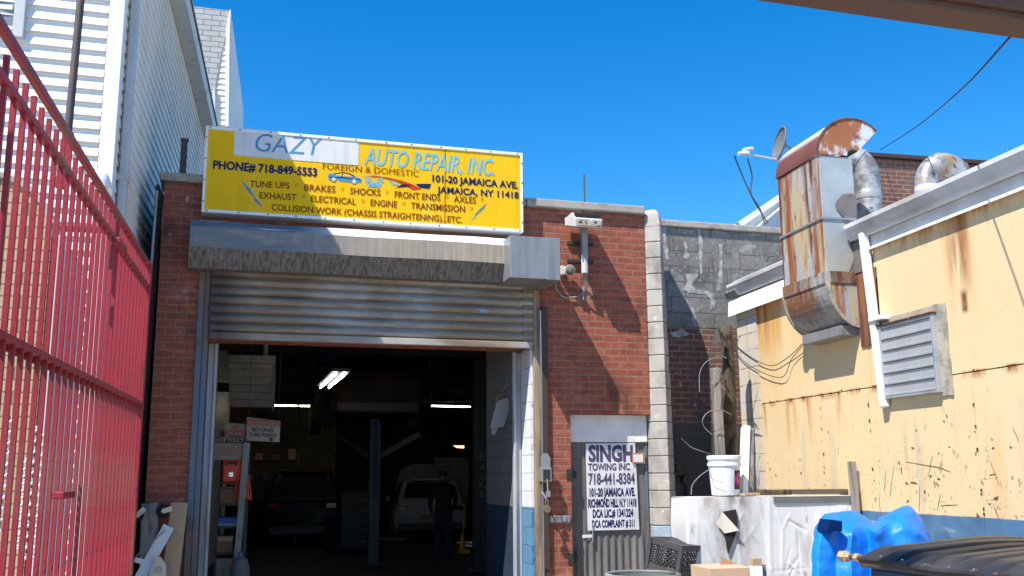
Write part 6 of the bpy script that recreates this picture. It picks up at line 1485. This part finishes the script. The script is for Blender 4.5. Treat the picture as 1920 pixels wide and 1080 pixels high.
t = board_sign('policy_poster', 'shop policy poster with black heading beside the storage rack', [(400, 818), (461, 820), (459, 862), (399, 862)], 12.41, 'signcream', [('SHOP POLICY', 402, 828, 458, 829, 7, 'signcream', .04)])
t.part('heading_band', MB().prism([(p.x, p.z) for p in (G3(401, 819.5, 12.41), G3(460, 821, 12.41), G3(459, 831, 12.41), G3(401, 830, 12.41))], 1, 12.4065, 12.4095), M['signblack'])
mb = MB()
for i in range(4): a = G3(404, 838 + i * 5, 12.405); b = G3(440 + (i % 2) * 12, 839 + i * 5, 12.405); mb.bar(tuple(a), tuple(b), .004, .008, up=(0, 1, 0))
t.part('text_rows', mb, M['signred'])
# slatted panel under the ceiling at the left
a = G3(430, 680, 13.4); b = G3(509, 760, 13.4)
s = Thing('sectional_panel', 'pale slatted panel hanging under the ceiling inside left of doorway', 'panel', (a.x, 13.4, b.z))
mb = MB()
for i in range(6):
    z_ = b.z + (a.z - b.z) * i / 6; mb.prism([(13.4 + .25 * (5 - i) * .35, z_), (13.37 + .25 * (5 - i) * .35, z_ + .01), (13.4 + .25 * (4 - i) * .35, z_ + .095), (13.43 + .25 * (4 - i) * .35, z_ + .095), (13.43 + .25 * (5 - i) * .35, z_)], 0, a.x, b.x)
s.part('slats', mb, M['dim_white'])
s.part('end_bracket', MB().bar((b.x + .02, 13.4, a.z), (b.x + .02, 13.6, b.z - .05), .03, .06), M['greypad']); s.part('top_rail', MB().box(a.x, b.x + .03, 13.2, 13.32, a.z - .02, a.z + .08), M['dim_white'])
s.part('hanger', MB().tube([(b.x - .1, 13.3, a.z), (b.x - .1, 13.3, 4.45)], .03, 8), M['dim_white'])
# papers on clip at the right
s = Thing('hanging_papers', 'bundle of grey papers clipped up inside the right door edge', 'papers', tuple(G3(945, 800, 11.85)))
for k, (qd, mk, dy) in enumerate(((((932, 752), (962, 742), (945, 800), (919, 802)), 'dim_white', 0), (((936, 748), (963, 741), (950, 793), (930, 792)), 'greypad', .03), (((925, 770), (940, 790), (928, 816), (921, 812)), 'dim_white', .05))):
    P_ = [G3(x, y, 11.80 + dy) for x, y in qd]; s.part('sheet', MB().prism([(p.x, p.z) for p in P_], 1, 11.80 + dy, 11.804 + dy), M[mk])
s.part('cardboard_back', MB().prism([(p.x, p.z) for p in (G3(928, 745, 11.87), G3(966, 727, 11.87), G3(966, 760, 11.87), G3(930, 775, 11.87))], 1, 11.87, 11.876), M['binbrown'])
s.part('wire', MB().tube(smoothpath([tuple(G3(940, 735, 11.83)), tuple(G3(955, 715, 11.83)), tuple(G3(954, 705, 11.83)), (G3(953, 658, 11.83).x, 11.83, 4.14)]), .006, 6), M['steel'])
# workbench clutter at the back: bins, panel, tank
bk = 26.5
s = Thing('workbench', 'dark cluttered workbench along back wall of the garage', 'workbench', (0.6, bk, 0))
s.part('top', MB().box(-1.0, 2.4, bk - .3, bk + .4, .95, 1.0), M['joist']); s.part('legs', MB().box(-.95, -.85, bk - .25, bk - .15, 0, .95).box(2.2, 2.3, bk - .25, bk - .15, 0, .95).box(.6, .7, bk - .25, bk - .15, 0, .95), M['joist'])
for i in range(11):
    x = -.85 + i * .3; h = random.uniform(.12, .5); r = random.uniform(.05, .10)
    ks = random.choice(['iron', 'greypad', 'binbrown', 'liftdark'])
    tall = ['squat', 'tall', 'narrow', 'wide'][i % 4]
    single('parts_can', 'dim can on the back workbench, %s in the row from the left' % ['first', 'second', 'third', 'fourth', 'fifth', 'sixth', 'seventh', 'eighth', 'ninth', 'tenth', 'last'][i], 'can', MB().lathe([(r, 0), (r, h * .85), (r * .6, h * .9), (r * .5, h), (r * .2, h)], (x, bk, 1.0), 14), M[ks], (x, bk, 1.0), group='cans on the back workbench')
# --- clutter in the dark
def tyre(loc, label):
    t = Thing('tyre', label, 'tyre', loc, group='tyres stacked inside the garage'); t.loc = Vector((0, 0, 0))
    t.part('tread', MB().lathe([(.19, 0), (.30, .0), (.33, .03), (.33, .17), (.30, .20), (.19, .20)], (0, 0, 0), 24), M['tyre'], smooth=True)
ta = XP(640, 960, 22.0)
for i, lb in enumerate(('bottom tyre of the stack beside the black vehicle', 'second tyre up in the stack beside the black vehicle', 'third tyre up in the stack beside the black vehicle', 'topmost tyre of the stack beside the black vehicle')):
    tyre((ta[0] + .02 * (i % 2), 22.0, .006 + .205 * i), lb)
ta = XP(668, 960, 21.6)
t = Thing('tool_chest', 'dark tool chest with small pale labels left of the lift post', 'tool chest', (ta[0], 21.6, 0))
t.part('case', MB().box(ta[0] - .3, ta[0] + .3, 21.6, 22.1, .12, 1.25), M['liftdark'], bevel=.01)
for i in range(5): t.part('drawer', MB().box(ta[0] - .28, ta[0] + .28, 21.585, 21.599, .16 + .21 * i, .34 + .21 * i).box(ta[0] - .05, ta[0] + .05, 21.575, 21.584, .26 + .21 * i, .30 + .21 * i), M['iron'])
for i in range(5): t.part('label_strip', MB().box(ta[0] + .10, ta[0] + .22, 21.577, 21.584, .22 + .21 * i, .27 + .21 * i), M['greypad'])  # pale strips standing for small highlights on the drawers
sa = XP(500, 880, 25.5)
t = Thing('parts_shelf', 'dim shelf of parts behind the black vehicle at the back left', 'shelf', (sa[0], 25.5, 0))
for z in (.9, 1.5, 2.0): t.part('board', MB().box(sa[0] - .75, sa[0] + .75, 25.5, 25.9, z - .03, z), M['joist'])
t.part('post', MB().box(sa[0] - .78, sa[0] - .72, 25.5, 25.56, 0, 2.2), M['iron']); t.part('post', MB().box(sa[0] + .72, sa[0] + .78, 25.5, 25.56, 0, 2.2), M['iron'])
for i in range(7):
    x = sa[0] - .6 + i * .2; hh = random.uniform(.12, .3); z = 1.5 if i % 2 else 2.0
    tt = Thing('parts_box', 'dim parts box on the %s shelf board at the back left, %s of its row' % ('lower' if i % 2 else 'upper', ['first', 'first', 'second', 'second', 'third', 'third', 'last'][i]), 'box', (x, 25.6, z), group='boxes on the back shelf')
    tt.part('carton', MB().box(x - .09, x + .09, 25.52, 25.8, z + .002, z + hh), M[['binbrown', 'greypad', 'card', 'liftdark'][i % 4]], bevel=.004); tt.part('lid', MB().box(x - .095, x + .095, 25.515, 25.805, z + hh, z + hh + .03), M['cardark'])
ra = XP(806, 735, 19.0)
t = Thing('hose_reel', 'dark hose reel hanging from the ceiling with small bright fittings', 'hose reel', (ra[0], 19, ra[1]))
t.part('drum', MB().lathe([(.05, -.08), (.2, -.08), (.2, -.06), (.12, -.05), (.12, .05), (.2, .06), (.2, .08), (.05, .08)], (ra[0], 19, ra[1] + .12), 20, 'y'), M['cardark'], smooth=True)
t.part('bracket', MB().box(ra[0] - .02, ra[0] + .02, 18.95, 19.05, ra[1] + .25, 4.14), M['iron'])
t.part('hose_end', MB().tube([(ra[0], 18.9, ra[1] + .05), (ra[0] + .01, 18.9, ra[1] - .12)], .012, 8), M['steel']); t.part('fitting', MB().lathe([(.02, 0), (.025, .03), (.012, .06)], (ra[0] + .01, 18.9, ra[1] - .17), 8), M['chrome'])
for i, (px, py) in enumerate(((745, 960), (768, 965))):
    oa = XP(px, py, 25.2)
    t = Thing('oil_drum', ['dark oil drum behind the lift post, left of a pair', 'dark oil drum just left of the white hatchback'][i], 'drum', (oa[0], 25.2, 0), group='oil drums in the garage')
    t.part('shell', MB().lathe([(.28, 0), (.28, .28), (.29, .3), (.28, .32), (.28, .58), (.29, .6), (.28, .62), (.28, .88), (.25, .88), (.25, .86)], (oa[0], 25.2, .006), 20), M['liftdark'], smooth=True); t.part('cap', MB().lathe([(.04, 0), (.04, .03)], (oa[0] + .12, 25.2, .87), 10), M['steel'])
ca_ = ZP(722, 1010, .1)
t = Thing('wheel_creeper', 'brown padded creeper board lying on the floor by the lift post', 'creeper', (ca_[0], ca_[1], 0), rz=.5); t.loc = Vector((0, 0, 0))
t.part('pad', MB().box(-.25, .25, -.5, .5, .07, .12), M['binbrown'], bevel=.015); 
for x in (-.2, .2):
    for y in (-.42, .42): t.part('castor', MB().lathe([(.03, -.012), (.032, 0), (.03, .012)], (x, y, .035), 12, 'x'), M['steel'])
for i, (px, lb) in enumerate(((560, 'dark hanging strap left of the raised car'), (765, 'dark cable hanging from the ceiling right of the raised car'), (850, 'dark hanging hose near the back right light'))):
    ha = XP(px, 700, 18 + i); hb = XP(px + 4, 790 - 14 * i, 18 + i)
    single('hanging_line', lb, 'cable', MB().tube(smoothpath([(ha[0], 18 + i, 4.14), (ha[0] + .03, 18 + i, 3.4), (hb[0] - .05, 18 + i, hb[1] + .3), (hb[0], 18 + i, hb[1])]), .018, 6), M['cardark'], (hb[0], 18 + i, hb[1]), group='lines hanging in the garage', smooth=True)
mb = MB()
for z, y in ((3.75, 15.0), (3.62, 15.4), (3.9, 16.5)): mb.tube([(-1.0, y, z), (5.6, y + .3, z)], .035, 8)
bpy.data.objects['brick_garage']
op = mesh_obj('pipes', mb, M['greypad'], (0, 0, 0), smooth=True); op['label'] = 'grey pipes running under the garage ceiling'; op['category'] = 'pipe'; op.name = 'ceiling_pipes'
a = XP(800, 870, 26.5); b = XP(880, 830, 26.5)
s = Thing('metal_cabinet', 'grey metal cabinet against back wall behind the white hatchback', 'cabinet', (4.4, 27.5, 0))
s.part('case', MB().box(3.9, 5.2, 27.5, 28.0, 0, 2.1), M['greypad'], bevel=.01); s.part('door', MB().box(3.92, 4.54, 27.48, 27.498, .1, 2.05), M['dim_white']); s.part('door', MB().box(4.56, 5.18, 27.48, 27.498, .1, 2.05), M['dim_white'])
a = G3(928, 928, 15.5)
s = Thing('yellow_bin', 'dim yellow plastic bin on a dark stand inside at the right', 'bin', (a.x, 15.5, 0))
s.part('stand', MB().box(a.x - .16, a.x + .16, 15.4, 15.7, 0, a.z - .12).box(a.x - .18, a.x + .18, 15.38, 15.72, a.z - .12, a.z - .10), M['liftdark']); s.part('bin', MB().lathe([(.10, 0), (.13, .22), (.14, .22), (.14, .24), (.12, .24), (.09, .02)], (a.x, 15.55, a.z - .10), 18), mat('dim_yellow_plastic', (.30, .22, .05)), smooth=True)
a = G3(940, 1015, 14.5)
s = Thing('steel_cabinet', 'dark tool cabinet standing inside beyond the painted block wall', 'cabinet', (3.2, 13.8, 0))
s.part('case', MB().box(2.92, 3.6, 13.8, 14.4, .1, 1.9), M['liftdark'], bevel=.01); s.part('drawers', MB().box(2.94, 3.58, 13.785, 13.799, .2, .6).box(2.94, 3.58, 13.785, 13.799, .65, 1.0).box(2.94, 3.58, 13.785, 13.799, 1.05, 1.4), M['iron'], bevel=.004); s.part('handles', MB().tube([(3.1, 13.77, .5), (3.4, 13.77, .5)], .012, 6).tube([(3.1, 13.77, .9), (3.4, 13.77, .9)], .012, 6), M['steel'])

bpy.context.view_layer.update()
